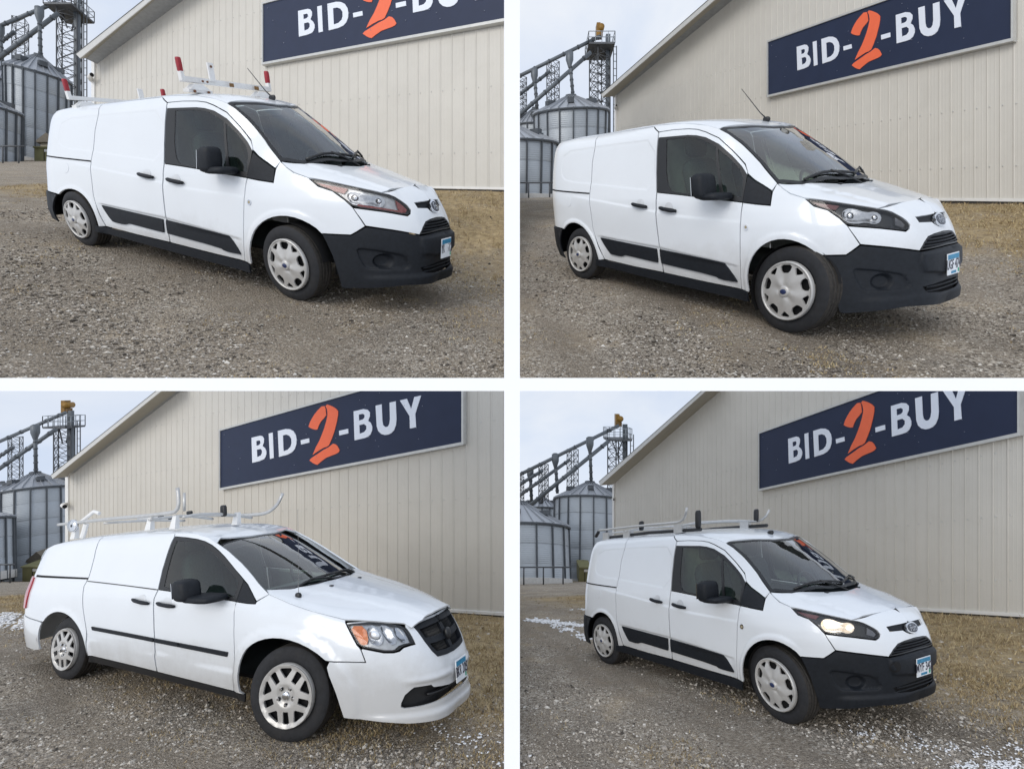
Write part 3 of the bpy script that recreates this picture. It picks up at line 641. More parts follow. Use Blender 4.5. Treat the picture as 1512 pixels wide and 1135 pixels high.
    door_handle(V, W, 2.755, .923, 2.997, .950); door_handle(V, W, 3.197, .957, 3.436, .984)
    mirror(V, (-.735, 1.03, 1.135), (.16, .21, .215), (-.60, .92, 1.03), PLASTIC)
    # ---- nose
    slot = mirror_poly([(0, .848), (.119, .845), (.25, .843), (.393, .839), (.385, .815), (.379, .797), (.17, .790), (.13, .770), (.07, .752), (0, .748)])
    grl = [(0, .714), (.20, .706), (.327, .692), (.421, .653), (.479, .614), (.49, .600)]
    cover = mirror_poly([(0, .957), (.25, .952), (.45, .943), (.65, .928), (.775, .911), (.72, .900), (.663, .883), (.573, .842), (.538, .82), (.518, .788), (.545, .76), (.592, .742), (.804, .774), (1.028, .800), (.978, .724), (.945, .670), (.749, .642), (.492, .600)]+grl[::-1][1:])
    V.patch('nose_panel', W, cover, PAINT, holes=[slot], grid=.04)
    sl_ = V.patch('badge_slot', W, slot, PLASTIC, off=-.022, flange=0, gap=0, grid=.05)
    ov = [(.118*math.cos(t), .802+.049*math.sin(t)) for t in np.linspace(0, 2*math.pi, 30)[:-1]]
    b = V.patch('front_badge', W, ov, CHROME, off=.020, flange=.03, gap=0, grid=.03)
    V.patch('badge_face', W, [(a*.86, .802+(z-.802)*.80) for a, z in ov], mat('badge_dark', (.03, .035, .05), .35, coat=.4), off=.0225, flange=.002, gap=0, grid=.03, parent=b)
    v, f = text_mb('Ford', .075, .001, .35)
    Pn = W.P([a for a, _, _ in v], [.802+bb for _, bb, _ in v], .0245)
    m_ = MB().add([(p[0], -p[1]*1.0, p[2]) for p in Pn], f); V.solid('badge_script', m_, CHROME, b)
    gpoly = mirror_poly(grl+[(.208, .606), (0, .610)])
    g = V.patch('front_grille', W, gpoly, DARK, off=-.035, flange=0, gap=0, grid=.06)
    V.patch('grille_surround', W, gpoly, PLASTIC2, off=-.002, holes=[shrink(gpoly, .013)], flange=.035, gap=.002, grid=.05, parent=g)
    for k in range(4):
        zz = .627+.0215*k; wv = ui(np.array([zz]), [(.60, .46), (.614, .45), (.653, .40), (.692, .31), (.72, .1)])[0]
        wv = float(np.interp(zz, [.60, .614, .653, .692, .714], [.46, .45, .40, .31, .12]))
        pts = [W.P([t], [zz], -.006)[0] for t in np.linspace(-wv, wv, 13)]; V.solid('grille_bar', MB().tube(pts, .0068, 6), PLASTIC, g, smooth=True)
    intake = mirror_poly([(0, .352), (.2, .348), (.46, .334), (.43, .305), (.395, .287), (.2, .272), (0, .268)])
    bum = mirror_poly([(0, .606), (.208, .603), (.490, .592), (.749, .636), (.945, .662), (1.0, .622), (1.04, .594), (1.232, .594), (1.205, .539), (1.160, .43), (1.123, .299), (1.094, .175), (1.06, .168), (.872, .180), (.625, .200), (.365, .188), (0, .170)])
    V.patch('front_bumper', W, bum, PLASTIC, holes=[intake], off=.004, grid=.03, step=.03, lines=CVN)
    it = V.patch('lower_intake', W, shrink(intake, -.022), DARK, off=-.045, flange=0, gap=0)
    for zz in (.294, .325): V.solid('intake_bar', MB().tube([W.P([t], [zz], -.004)[0] for t in np.linspace(-.40, .40, 13)], .007, 6), PLASTIC, it, smooth=True)
    plate(V, .948, .470, .0, plate_text)
    hl = chaikin([(1.366, 1.004), (1.224, .987), (1.029, .954), (.799, .914), (.663, .880), (.576, .840), (.526, .788), (.548, .764), (.594, .748), (.804, .780), (1.03, .806), (1.084, .858), (1.174, .918), (1.281, .949)], 1)
    lens_ = chaikin([(1.074, .892), (1.039, .922), (.974, .920), (.887, .888), (.806, .894), (.762, .861), (.784, .816), (.837, .802), (.895, .822), (.967, .812), (1.047, .830)], 1)
    amb = [(1.308, .976), (1.092, .943), (1.119, .915), (1.214, .933)]
    if headlamp == 'clear':
        refl = [('marker_reflector', [(1.31, .975), (1.06, .935), (1.09, .900), (1.20, .928)], SIDERED, -.012, .004), ('main_reflector', lens_, LAMPREF, -.012, .02),
                ('turn_reflector', [(.66, .858), (.60, .828), (.55, .788), (.585, .765), (.66, .775)], SIDERED, -.012, .006), ('lower_strip', [(1.0, .812), (.70, .772), (.62, .764), (.62, .778), (.99, .828)], SIDERED, -.010, .002)]
        hm = mat('headlight_grey', (.66, .66, .66), .35, metal=.3, var=.15, scale=25)
    else:
        lit = headlamp == 'lit'
        refl = [('marker_reflector', amb, mat('dull_red_marker', (.16, .03, .03), .35, coat=.5), -.012, .004), ('main_reflector', lens_, LAMPREF if not lit else mat('lit_reflector', (.8, .72, .60), .25, metal=.6, emit=((1., .70, .44), .22)), -.012, .02),
                ('turn_reflector', [(.64, .845), (.585, .815), (.56, .788), (.59, .768), (.66, .79)], mat('lamp_grey', (.20, .20, .21), .3, metal=.5), -.014, .006)]
        hm = mat('headlight_black', (.022, .023, .025), .3)
    lamp_parts(V, W, hl, hm, refl)
    for sd in (1, -1):
        for (bu, bz, br) in ((1.01, .868, .034), (.82, .848, .028)):
            p0 = W.P([bu], [bz], -.028)[0]; v, f = superbox(p0, (br*1.6, br*1.6, br*1.6), 1.0, 14, 9)
            V.solid('headlamp_bulb', MB().add(v, f), mat('bulb_lit', (1, .9, .7), .3, emit=((1., .82, .60), 2.2)) if headlamp == 'lit' else CHROME, side=sd, smooth=True)
    # ---- hood, glass, roof
    he = wall_edge(W, CV_HOODLINE)
    hood_poly = mirror_poly([(0, .700), (.15, .696), (.288, .680), (.508, .645)]+[(y, x) for x, y, z in he]+[(.70, -.100), (.60, -.012), (.505, .045), (.25, .165), (0, .208)])
    V.patch('hood', Swap(cv_hood), hood_poly, PAINT, grid=.05, gap=.006, tw=lambda a, b, P: P+np.stack([0*a, 0*a, .010*sstep((np.abs(a)-ui(b, [(-.2, .62), (.65, .55)]))/-.05)], 1))
    ap = wall_edge(W, [(2.36, 1.614), (2.25, 1.56), (2.1, 1.465), (1.85, 1.29), (1.75, 1.21), (1.645, 1.127)])
    wp = mirror_poly([(0, -.615), (.13, -.630), (.273, -.680), (.49, -.780), (.62, -.845)]+[(y-.012, x) for x, y, z in ap]+[(.70, -.110), (.60, -.020), (.505, .034), (.25, .150), (0, .192)])
    g = V.patch('windshield', Swap(cv_wind), wp, WIND, off=-.004, flange=0, gap=0, grid=.08)
    V.patch('windshield_border', Swap(cv_wind), wp, PLASTIC2, off=-.001, holes=[shrink(wp, .030)], flange=.004, gap=.001, grid=.06, parent=g)
    V.patch('cowl_panel', Swap(cv_hood), mirror_poly([(0, .215), (.25, .172), (.505, .052), (.60, -.005), (.70, -.092), (.735, -.15), (.60, -.18), (0, .05)]), PLASTIC, off=-.018, flange=0, gap=0)
    te = wall_edge(W, CV_TOPLINE); rr = wall_edge(W, [(5.6, 1.71), (5.85, 1.70), (6.088, 1.70)])
    rp = mirror_poly([(0, -.622), (.13, -.637), (.273, -.687), (.49, -.787), (.62, -.85)]+[(y, x) for x, y, z in te]+[(max(0, y), x) for x, y, z in rr])
    V.patch('roof', Swap(cv_roof), rp, PAINT, grid=.07, gap=.0015)
    V.patch('headliner', Swap(cv_roof), [(.6, -.88), (-.6, -.88), (-.6, -1.62), (.6, -1.62)], CABINL, off=-.05, flange=0)
    for sd, (x0, y0, x1, y1) in ((1, (.02, .56, .19, -.02)), (1, (.20, .02, -.02, -.58))):
        m1 = MB(); P = [cv_wind.P([x0+(x1-x0)*t-.035], [y0+(y1-y0)*t], .018)[0] for t in np.linspace(0, 1, 7)]; m1.tube(P, .011, 6)
        wpp = V.solid('wiper', m1, PLASTIC2, smooth=True)
        A = cv_wind.P([x0+(x1-x0)*.5-.03], [y0+(y1-y0)*.5], .03)[0]; B = cv_hood.P([x1+.02], [y1*.9], .012)[0]; V.solid('wiper_arm', MB().tube([B, (A+B)/2+np.array((0, 0, .012)), A], .009, 6), PLASTIC2, wpp, smooth=True)
    for sd in (1, -1):
        v, f = superbox(cv_hood.P([.164], [.289*sd], .012)[0], (.04, .05, .016), .6, 10, 5); V.solid('washer_nozzle', MB().add(v, f), PLASTIC2, smooth=True)
    v, f = superbox((-.60, 0, 1.545), (.04, .22, .07), .5, 14, 7); V.solid('rear_view_mirror', MB().add(v, f), PLASTIC2, smooth=True)
    cabin(V, -.13, -1.64, .83, 1.66, 1.04, .34, -.38, -1.02)
    for x in (0, -3.062):
        for sd in (1, -1): add_wheel(V, x, .895, .3205, .3205, .205, COVER, sd, .118, rf if x == 0 else 1., math.radians(steer) if x == 0 else 0.)
    return V

def roof_antenna(V, surf, x, dx, dz, r=.0035):
    p = surf.P([x], [0], .0)[0]; v, f = superbox(p+np.array((0, 0, .015)), (.09, .04, .05), .7, 12, 7)
    b = V.solid('antenna_base', MB().add(v, f), PLASTIC2, smooth=True)
    V.solid('antenna_mast', MB().tube([p+np.array((0, 0, .02)), p+np.array((dx*.25, 0, dz*.25)), p+np.array((dx, 0, dz))], [r*2.4, r*1.6, r], 6), PLASTIC2, b, smooth=True)

# ------------------------------------------------------------------ roof racks
def rack_red(V):
    r = bpy.data.objects.new('roof_rack', None); COL.objects.link(r); r.parent = V.root
    for x, full in ((-1.36, True), (-3.22, False)):
        z = 1.858 if full else 1.875; h = .775; 
        V.solid('crossbar', MB().box((x, 0, z), (.045, 2*h, .045)), RACKWHITE, r)
        for sd in (1, -1):
            an = (x, sd*(h-.012), z)
            V.rigid('end_post', MB().box((x, sd*(h-.012), z+.025), (.05, .035, .085)), RACKWHITE, an, r)
            v, f = superbox((x, sd*(h-.012), z+.125), (.052, .042, .135), .35, 12, 7); V.rigid('end_stop', MB().add(v, f), REDCAP, an, r, smooth=True)
            yb = sd*.56; an2 = (x, yb, z-.03)
            m = MB().hexa([(x+a, yb+b, z-.085) for a, b in ((-.05, -.12), (.05, -.12), (.05, .12), (-.05, .12))]+[(x+a, yb+b, z-.03) for a, b in ((-.035, -.05), (.035, -.05), (.035, .05), (-.035, .05))])
            V.rigid('mount_foot', m, RACKWHITE, an2, r)
            V.rigid('gutter_clamp', MB().box((x, yb, z-.095), (.09, .27, .03)), RACKWHITE, an2, r)
            for k in (-.08, .08): V.rigid('clamp_bolt', MB().tube([(x+.05, yb+k, z-.10), (x+.066, yb+k, z-.10)], .013, 6), mat('rusty_bolt', (.16, .07, .035), .8), an2, r)
        RP = mat('rust_patch', (.20, .11, .04), .8, var=.3, scale=60)
        if full:
            V.rigid('ladder_tab', MB().box((x, .31, z+.10), (.02, .065, .17)), RACKWHITE, (x, .31, z), r); V.rigid('tab_bolt', MB().tube([(x+.01, .31, z+.15), (x+.02, .31, z+.15)], .012, 6), mat('rusty_bolt', (.16, .07, .035), .8), (x, .31, z), r)
            for yb in (.50, .43): V.rigid('bar_bolt', MB().tube([(x+.028, yb, z), (x+.04, yb, z)], .011, 6), mat('rusty_bolt', (.16, .07, .035), .8), (x, yb, z), r)
            for yb, wd in ((.03, .055), (-.45, .06)): V.rigid('rust_plate', MB().box((x+.0285, yb, z), (.004, wd, .036)), RP, (x, yb, z), r)
        else:
            V.rigid('ladder_tab', MB().box((x, -.33, z+.09), (.02, .06, .16)), RACKWHITE, (x, -.33, z), r)
def smooth_path(pts, n=6):
    pts = np.array(pts, float); L = np.concatenate([[0], np.cumsum(np.linalg.norm(np.diff(pts, axis=0), axis=1))]); q = np.linspace(0, L[-1], n*len(pts))
    return np.stack([pchip(L, pts[:, i], q) for i in range(3)], 1)
def rack_grip(V, near, far, bows, r, m, hook_m, posts=(), rails=None):
    R = bpy.data.objects.new('roof_rack', None); COL.objects.link(R); R.parent = V.root
    for P, nm in ((near, 'side_rail'), (far, 'side_rail')): V.solid(nm, MB().tube(smooth_path(P), r, 10), m, R, smooth=True)
    for P in bows: V.solid('roof_bow', MB().tube(smooth_path(P), r*.8, 8), m, R, smooth=True)
    for x, y, z0, z1 in posts: V.solid('ladder_stop', MB().add(*superbox((x, y, (z0+z1)/2), (.07, .055, z1-z0), .45, 12, 9)), PLASTIC2, R, smooth=True)
    return R

# ------------------------------------------------------------------ minivan body
MV_MOLD = [(2.118, .61), (3.12, .633), (4.10, .662)]
MV_CREASE = [(2.05, .464), (3.14, .496), (4.166, .508)]
MV_INTAKE = chaikin([(.843, .322), (.80, .398), (.727, .444), (.559, .440), (.529, .419), (.25, .395), (0, .388), (0, .330), (.414, .322), (.665, .308), (.81, .305)], 1)
def mv_feat(u, z):
    r = np.zeros_like(u); zs = ui(u, MV_CREASE)
    r -= .012*sstep((zs-z+.02)/.03)*sstep((u-1.95)/.2)*sstep((4.3-u)/.2)*np.clip(1-(zs-z)/.2, 0, 1)
    zb = ui(u, [(1.2, .93), (1.95, 1.02), (3.1, 1.09), (4.3, 1.16), (5.6, 1.22)]); r -= .006*sstep((zb-z)/.03)*np.clip(1-(zb-z)/.5, 0, 1)*sstep((u-1.3)/.3)*sstep((5.4-u)/.3)
    for cu, k in ((1.590, .46), (4.668, .46)):
        q = np.hypot(u-cu, z-.36); r -= .022*sstep((.52-q)/.06)*(z > .2)
    r -= .016*np.exp(-((z-.470-.02*u)/.022)**2)*sstep((.85-u)/.15)      # bumper ridge
    r -= .020*sstep((.285-z)/.05)*sstep((1.15-u)/.2)
    return r
mv_side = [.05, .03, .012, .004, .0, .0, .003, .008, .02, .055, .14, .215, .265, .31, .37, .48]
mv_wall = Wall([(.93, 0), (.922, .2), (.897, .4), (.84, .58), (.74, .74), (.59, .86), (.42, .925), (.2, .957), (0, .965), (-.4, .97), (-1.2, .972), (-2, .972), (-2.7, .972), (-3.2, .968), (-3.6, .95), (-3.85, .915), (-4.02, .85), (-4.11, .72), (-4.15, .5), (-4.17, .25), (-4.175, 0)],
 [.16, .28, .4, .5, .6, .7, .8, .9, 1.0, 1.1, 1.3, 1.5, 1.6, 1.66, 1.70, 1.74],
 [((.93, 0), [.06, .02, .004, .0, .015, .045, .08, .13, .28, .42, .5, .6, .7, .75, .8, .85]), ((.897, .4), [.04, .015, .004, .0, .015, .045, .085, .15, .3, .45, .5, .6, .7, .75, .8, .85]),
 ((.74, .74), [.03, .012, .004, .0, .008, .03, .075, .15, .28, .4, .5, .6, .7, .75, .8, .85]), ((.42, .925), [.035, .02, .012, .006, 0, .006, .03, .08, .17, .3, .45, .55, .65, .7, .75, .8]),
 ((.2, .957), [.04, .025, .015, .008, .002, .004, .015, .05, .11, .22, .4, .5, .6, .7, .75, .8]), ((-.14, .966), [.05, .03, .015, .006, .002, .002, .006, .03, .075, .15, .30, .42, .5, .6, .65, .7]),
 ((-.4, .97), [.05, .03, .012, .004, .002, .002, .003, .015, .04, .10, .24, .36, .44, .5, .55, .6]), ((-.95, .97), [.05, .03, .012, .004, 0, 0, .003, .008, .022, .06, .165, .265, .31, .36, .42, .5]),
 ((-1.57, .972), mv_side), ((-2.7, .972), mv_side), ((-3.6, .95), [.05, .03, .012, .004, .0, .0, .003, .01, .025, .06, .13, .20, .245, .285, .35, .48]),
 ((-4.175, 0), [.03, .0, 0, 0, .02, .05, .07, .09, .11, .14, .22, .33, .40, .45, .52, .6])], mv_feat)
MV_HOODLINE = [(.60, .862), (.764, .884), (.925, .905), (1.122, .925), (1.35, .985), (1.55, 1.04), (1.75, 1.105)]
MV_TOPLINE = [(2.50, 1.545), (2.62, 1.60), (2.80, 1.645), (3.14, 1.675), (3.65, 1.698), (4.40, 1.708), (4.9, 1.69), (5.3, 1.655), (5.6, 1.60)]
mv_hood = Top([.9, .7, .45, .2, -.05, -.25], [0, .2, .4, .6, .75, .85], [[.88, .87, .85, .80, .74, .66], [.955, .95, .935, .905, .87, .82], [1.02, 1.015, 1.0, .975, .945, .905], [1.07, 1.066, 1.055, 1.035, 1.01, .97], [1.115, 1.112, 1.10, 1.085, 1.065, 1.03], [1.14, 1.138, 1.13, 1.12, 1.10, 1.06]], wall_edge(mv_wall, MV_HOODLINE))
mv_wind = Top([.2, -.05, -.3, -.6, -.9, -1.15], [0, .3, .6, .75], [[.99, .96, .86, .76], [1.135, 1.105, 1.01, .92], [1.275, 1.245, 1.155, 1.075], [1.43, 1.40, 1.32, 1.25], [1.565, 1.545, 1.475, 1.405], [1.645, 1.63, 1.575, 1.52]])
mv_roof = Top([-.85, -1.1, -1.5, -2.0, -2.6, -3.2, -3.6, -3.9, -4.1], [0, .3, .5, .6, .68], [[1.555, 1.54, 1.51, 1.48, 1.44], [1.635, 1.625, 1.60, 1.575, 1.54], [1.705, 1.70, 1.685, 1.67, 1.645], [1.735, 1.73, 1.72, 1.71, 1.69], [1.74, 1.735, 1.725, 1.715, 1.695], [1.73, 1.725, 1.715, 1.70, 1.68], [1.70, 1.695, 1.685, 1.675, 1.655], [1.64, 1.635, 1.62, 1.60, 1.57], [1.5, 1.49, 1.48, 1.46, 1.44]], wall_edge(mv_wall, MV_TOPLINE))
def minivan(label, pose, q, plate_text, rf=1., steer=0.):
    V = Van('minivan', label, pose, q, None); W = mv_wall
    V.both('front_door', W, [(3.104, 1.116), (3.123, 1.032), (3.114, .878), (3.112, .643), (3.121, .434), (3.125, .323), (2.6, .314), (2.109, .307), (2.083, .405), (2.058, .54), (2.044, .675), (2.032, .87), (2.044, 1.046), (2.525, 1.081)], PAINT, grid=.036)
    outer = [(3.106, 1.120), (3.127, 1.304), (3.115, 1.45), (3.104, 1.636), (2.93, 1.618), (2.764, 1.593), (2.65, 1.565), (2.551, 1.526), (2.45, 1.472), (2.354, 1.414), (2.182, 1.297), (2.06, 1.222), (2.046, 1.20), (2.044, 1.050), (2.525, 1.085)]
    gl = [(3.045, 1.592), (2.93, 1.582), (2.816, 1.570), (2.70, 1.545), (2.6, 1.504), (2.49, 1.445), (2.375, 1.377), (2.203, 1.269), (2.10, 1.205), (2.085, 1.14), (2.085, 1.082), (2.461, 1.106), (2.982, 1.138), (3.035, 1.15), (3.055, 1.28), (3.055, 1.40)]
    for sd in (1, -1):
        t = V.patch('window_trim', W, outer, PLASTIC2, holes=[gl], side=sd, off=.001, grid=.06, gap=.001, flange=.022)
        V.patch('window_glass', W, gl, SIDEG, side=sd, off=-.005, parent=t, flange=0, gap=0, grid=.08)
        V.patch('sail_panel', W, [(2.040, 1.206), (1.98, 1.175), (1.90, 1.110), (1.835, 1.050), (1.84, 1.036), (1.91, 1.038), (2.041, 1.048)], PLASTIC, side=sd, off=.003, gap=.001)
        V.patch('door_card', W, [(3.05, .36), (3.05, 1.08), (2.6, 1.05), (2.1, 1.0), (2.12, .36)], CABIN, off=-.06, side=sd, flange=0, grid=.2)
    V.both('side_frame', W, [(3.108, 1.640), (2.93, 1.622), (2.764, 1.597), (2.65, 1.569), (2.551, 1.530), (2.45, 1.476), (2.354, 1.418), (2.182, 1.301), (2.055, 1.224), (1.98, 1.180), (1.90, 1.115), (1.835, 1.056), (1.75, 1.105), (1.95, 1.235), (2.15, 1.36), (2.35, 1.472), (2.50, 1.545), (2.62, 1.60), (2.80, 1.645), (3.14, 1.675)], PAINT, grid=.05, gap=.0012)
    V.both('fender', W, [(2.106, .307), (2.080, .405), (2.055, .54), (2.041, .675), (2.029, .87), (2.041, 1.044), (1.91, 1.034), (1.835, 1.032), (1.83, 1.05), (1.75, 1.103), (1.55, 1.038), (1.35, .983), (1.126, .923), (1.126, .902), (1.10, .84), (1.068, .756), (1.048, .726), (1.028, .637), (1.14, .640), (1.255, .645)]+arc(1.588, .36, .432, 138, -5, 16)+[(1.968, .308)], PAINT, grid=.036, gap=.0022)
    V.both('sliding_door', W, [(3.135, .325), (3.131, .434), (3.122, .643), (3.124, .878), (3.133, 1.032), (3.114, 1.118), (3.137, 1.304), (3.125, 1.45), (3.114, 1.638), (3.14, 1.673), (3.65, 1.696), (4.398, 1.707), (4.36, 1.6), (4.322, 1.46), (4.303, 1.233), (4.322, 1.129), (4.283, 1.002), (4.265, .873), (4.225, .70), (4.205, .58), (4.20, .345)], PAINT, grid=.036)
    V.both('quarter_panel', W, [(4.208, .345), (4.213, .58), (4.233, .70), (4.273, .873), (4.291, 1.002), (4.330, 1.129), (4.311, 1.233), (4.330, 1.46), (4.368, 1.6), (4.406, 1.707), (4.9, 1.69), (5.3, 1.655), (5.6, 1.60), (5.6, .70), (5.10, .66)]+arc(4.668, .36, .455, 42, 180, 16), PAINT, grid=.036)
    V.both('rear_hatch', W, [(5.608, .70), (5.608, 1.60), (5.9, 1.59), (6.2, 1.585), (6.47, 1.585), (6.47, .70)], PAINT, grid=.08)
    V.both('tail_lamp', W, [(5.47, .80), (5.43, 1.0), (5.45, 1.22), (5.60, 1.24), (5.64, 1.0), (5.62, .80)], TAILRED, off=.022, gap=0, flange=.03)
    for sd in (1, -1): V.patch('rear_bumper', W, [(5.10, .655), (5.6, .694), (6.47, .694), (6.47, .25), (5.3, .25), (5.11, .29)]+arc(4.668, .36, .455, -6, 40, 6), PAINT, side=sd, off=.01)
    V.both('sill_cover', W, [(4.20, .338), (3.125, .318), (2.109, .301), (1.968, .302), (1.99, .235), (4.24, .262)], PLASTIC2, off=-.012, grid=.06)
    V.both('door_moulding', W, [(4.106, .682), (3.124, .651), (3.124, .616), (4.094, .645)], PLASTIC, off=.018, gap=0, grid=.05)
    V.both('door_moulding', W, [(3.108, .650), (2.118, .629), (2.132, .592), (3.108, .615)], PLASTIC, off=.018, gap=0, grid=.05)
    V.both('door_rail', W, [(5.42, 1.258), (4.313, 1.224), (4.30, 1.204), (5.42, 1.228)], DARK, off=.004, gap=0)
    V.both('belt_strip', W, [(4.30, 1.190), (3.118, 1.122), (3.118, 1.112), (4.30, 1.180)], PLASTIC2, off=.004, gap=0)
    door_handle(V, W, 2.80, .977, 3.055, .996); door_handle(V, W, 3.178, .986, 3.435, 1.016)
    mirror(V, (-.865, 1.115, 1.165), (.18, .235, .195), (-.62, .95, 1.09), PLASTIC)
    # nose
    grl = mirror_poly([(0, .853), (.25, .851), (.525, .846), (.500, .79), (.481, .726), (.44, .655), (.388, .609), (.20, .598), (0, .594)])
    hl = [(1.118, .896), (1.08, .899), (.93, .898), (.77, .876), (.66, .856), (.622, .836), (.614, .80), (.617, .730), (.68, .729), (.745, .722), (.79, .702), (.83, .696), (.90, .701), (1.03, .737), (1.056, .757), (1.09, .83)]
    cov = mirror_poly([(0, .868), (.25, .866), (.40, .860), (.53, .856), (.60, .854), (.612, .842), (.604, .80), (.606, .722), (.675, .720), (.74, .713), (.785, .693), (.83, .687), (.902, .692), (1.034, .728), (1.044, .722), (1.025, .634), (1.14, .637), (1.243, .641)]+[(1.262, .60), (1.255, .541), (1.225, .42), (1.192, .245), (1.025, .230), (.80, .205), (.5, .19), (0, .18)])
    V.patch('bumper_cover', W, cov, PAINT, holes=[grl, MV_INTAKE_FULL], grid=.03, step=.035)
    it = V.patch('lower_intake', W, shrink(MV_INTAKE_FULL, -.03), PLASTIC2, off=-.055, flange=0, gap=0)
    V.solid('intake_bar', MB().tube([W.P([t], [.365], -.035)[0] for t in np.linspace(-.55, .55, 15)], .012, 6), PLASTIC2, it, smooth=True)
    g = V.patch('front_grille', W, grl, DARK, off=-.05, flange=0, gap=0)
    V.patch('grille_surround', W, grl, PLASTIC, off=.004, holes=[shrink(grl, .038)], flange=.05, gap=.002, grid=.04, parent=g)
    V.patch('grille_crossbar', W, [(.47, .748), (.3, .74), (0, .735), (-.3, .74), (-.47, .748), (-.46, .705), (-.3, .697), (0, .692), (.3, .697), (.46, .705)], PLASTIC, off=-.002, parent=g, gap=0, flange=.03)
    V.patch('grille_upright', W, [(.035, .83), (.05, .72), (.035, .62), (-.035, .62), (-.05, .72), (-.035, .83)], PLASTIC, off=-.001, parent=g, gap=0, flange=.03)
    v, f = superbox(W.P([0], [.725], .012)[0], (.03, .12, .09), .7, 14, 7); V.solid('front_badge', MB().add(v, f), PLASTIC2, g, smooth=True)
    mm = MB()
    for k in range(-22, 23):
        for s2 in (1, -1):
            a0 = k*.022; P = [W.P([min(.46, max(-.46, a0+s2*t))], [.62+.22*t/.11], -.03)[0] for t in (0, .055, .11)]; mm.tube(P, .0028, 4, False)
    ms = V.solid('grille_mesh', mm, PLASTIC2, g); ms['kind'] = 'stuff'
    refl = [('amber_reflector', chaikin([(1.10, .882), (.975, .874), (.985, .755), (1.035, .748), (1.06, .775)], 1), AMBER, -.008, .008), ('projector_bowl', [(.925+.060*math.cos(t), .806+.068*math.sin(t)) for t in np.linspace(0, 2*math.pi, 24)[:-1]], LAMPREF, -.012, .03),
            ('main_reflector', chaikin([(.85, .875), (.77, .862), (.75, .80), (.77, .74), (.83, .735), (.86, .80)], 1), LAMPREF, -.014, .03), ('inner_reflector', chaikin([(.735, .855), (.66, .838), (.65, .75), (.74, .745)], 1), LAMPREF, -.016, .012)]
    lamp_parts(V, W, hl, mat('headlight_silver', (.62, .63, .64), .3, metal=.5, var=.1, scale=30), refl)
    for sd in (1, -1):
        v, f = superbox(W.P([.925], [.806], -.02)[0], (.07, .07, .07), 1.0, 14, 9); V.solid('headlamp_bulb', MB().add(v, f), mat('clear_projector', (.8, .82, .84), .1, metal=.5), side=sd, smooth=True)
    plate(V, .945, .468, .05, plate_text)
    he = wall_edge(W, MV_HOODLINE)
    V.patch('hood', Swap(mv_hood), mirror_poly([(0, .858), (.2, .851), (.4, .82), (.55, .775)]+[(y, x) for x, y, z in he]+[(.76, -.245), (.70, -.20), (.55, -.11), (.30, -.035), (0, -.01)]), PAINT, grid=.05, gap=.0025,
            tw=lambda a, b, P: P+np.stack([0*a, 0*a, .012*sstep((ui(b, [(-.3, .62), (.85, .40)])-np.abs(a))/.07)], 1))
    ap = wall_edge(W, [(2.50, 1.545), (2.35, 1.472), (2.15, 1.36), (1.95, 1.235), (1.75, 1.105)])
    wp = mirror_poly([(0, -.90), (.2, -.915), (.40, -.955), (.55, -.995)]+[(y-.012, x) for x, y, z in ap]+[(.70, -.215), (.55, -.125), (.30, -.05), (0, -.025)])
    g = V.patch('windshield', Swap(mv_wind), wp, WIND, off=-.002, flange=0, gap=0, grid=.08)
    V.patch('windshield_border', Swap(mv_wind), wp, PLASTIC2, off=.0, holes=[shrink(wp, .022)], flange=.004, gap=.001, grid=.06, parent=g)
    V.patch('cowl_panel', Swap(mv_hood), mirror_poly([(0, -.005), (.30, -.03), (.55, -.10), (.70, -.19), (.77, -.25), (.6, -.28), (0, -.15)]), PLASTIC, off=-.016, flange=0, gap=0)
    te = wall_edge(W, MV_TOPLINE); rr = wall_edge(W, [(5.9, 1.59), (6.2, 1.585), (6.47, 1.585)])
    V.patch('roof', Swap(mv_roof), mirror_poly([(0, -.907), (.2, -.922), (.40, -.962), (.55, -1.002)]+[(y, x) for x, y, z in te]+[(max(0, y), x) for x, y, z in rr]), PAINT, grid=.07, gap=.0015)
    V.patch('headliner', Swap(mv_roof), [(.6, -1.08), (-.6, -1.08), (-.6, -1.75), (.6, -1.75)], CABINL, off=-.05, flange=0)
    for (x0, y0, x1, y1) in ((-.09, .60, -.03, .02), (-.03, .0, -.10, -.58)):
        P = [mv_wind.P([x0+(x1-x0)*t-.045], [y0+(y1-y0)*t], .018)[0] for t in np.linspace(0, 1, 7)]; wpp = V.solid('wiper', MB().tube(P, .012, 6), PLASTIC2, smooth=True)
        A = mv_wind.P([x0+(x1-x0)*.5-.04], [y0+(y1-y0)*.5], .03)[0]; B = mv_hood.P([x1-.0], [y1*.9], .012)[0]; V.solid('wiper_arm', MB().tube([B, (A+B)/2+np.array((0, 0, .012)), A], .010, 6), PLASTIC2, wpp, smooth=True)
    for sd in (1, -1):
        v, f = superbox(mv_hood.P([.085], [.27*sd], .014)[0], (.035, .045, .014), .6, 10, 5); V.solid('washer_nozzle', MB().add(v, f), PLASTIC2, smooth=True)
    v, f = superbox((-.88, 0, 1.49), (.04, .22, .07), .5, 14, 7); V.solid('rear_view_mirror', MB().add(v, f), PLASTIC2, smooth=True)
    p = W.P([1.52], [1.02], 0)[0]; p = mv_hood.P([.02], [.70], .0)[0]; b = V.solid('antenna_base', MB().add(*superbox(p+np.array((0, 0, .01)), (.05, .05, .05), .8, 12, 7)), PLASTIC2, smooth=True)
    V.rigid('antenna_mast', MB().tube([p, p+np.array((0, 0, .4)), p+np.array((-.01, 0, .85))], [.0028, .002, .0014], 6), mat('antenna_steel', (.22, .22, .22), .5, metal=.5), p, b)
    cabin(V, -.30, -1.80, .88, 1.60, 1.06, .36, -.40, -1.12)
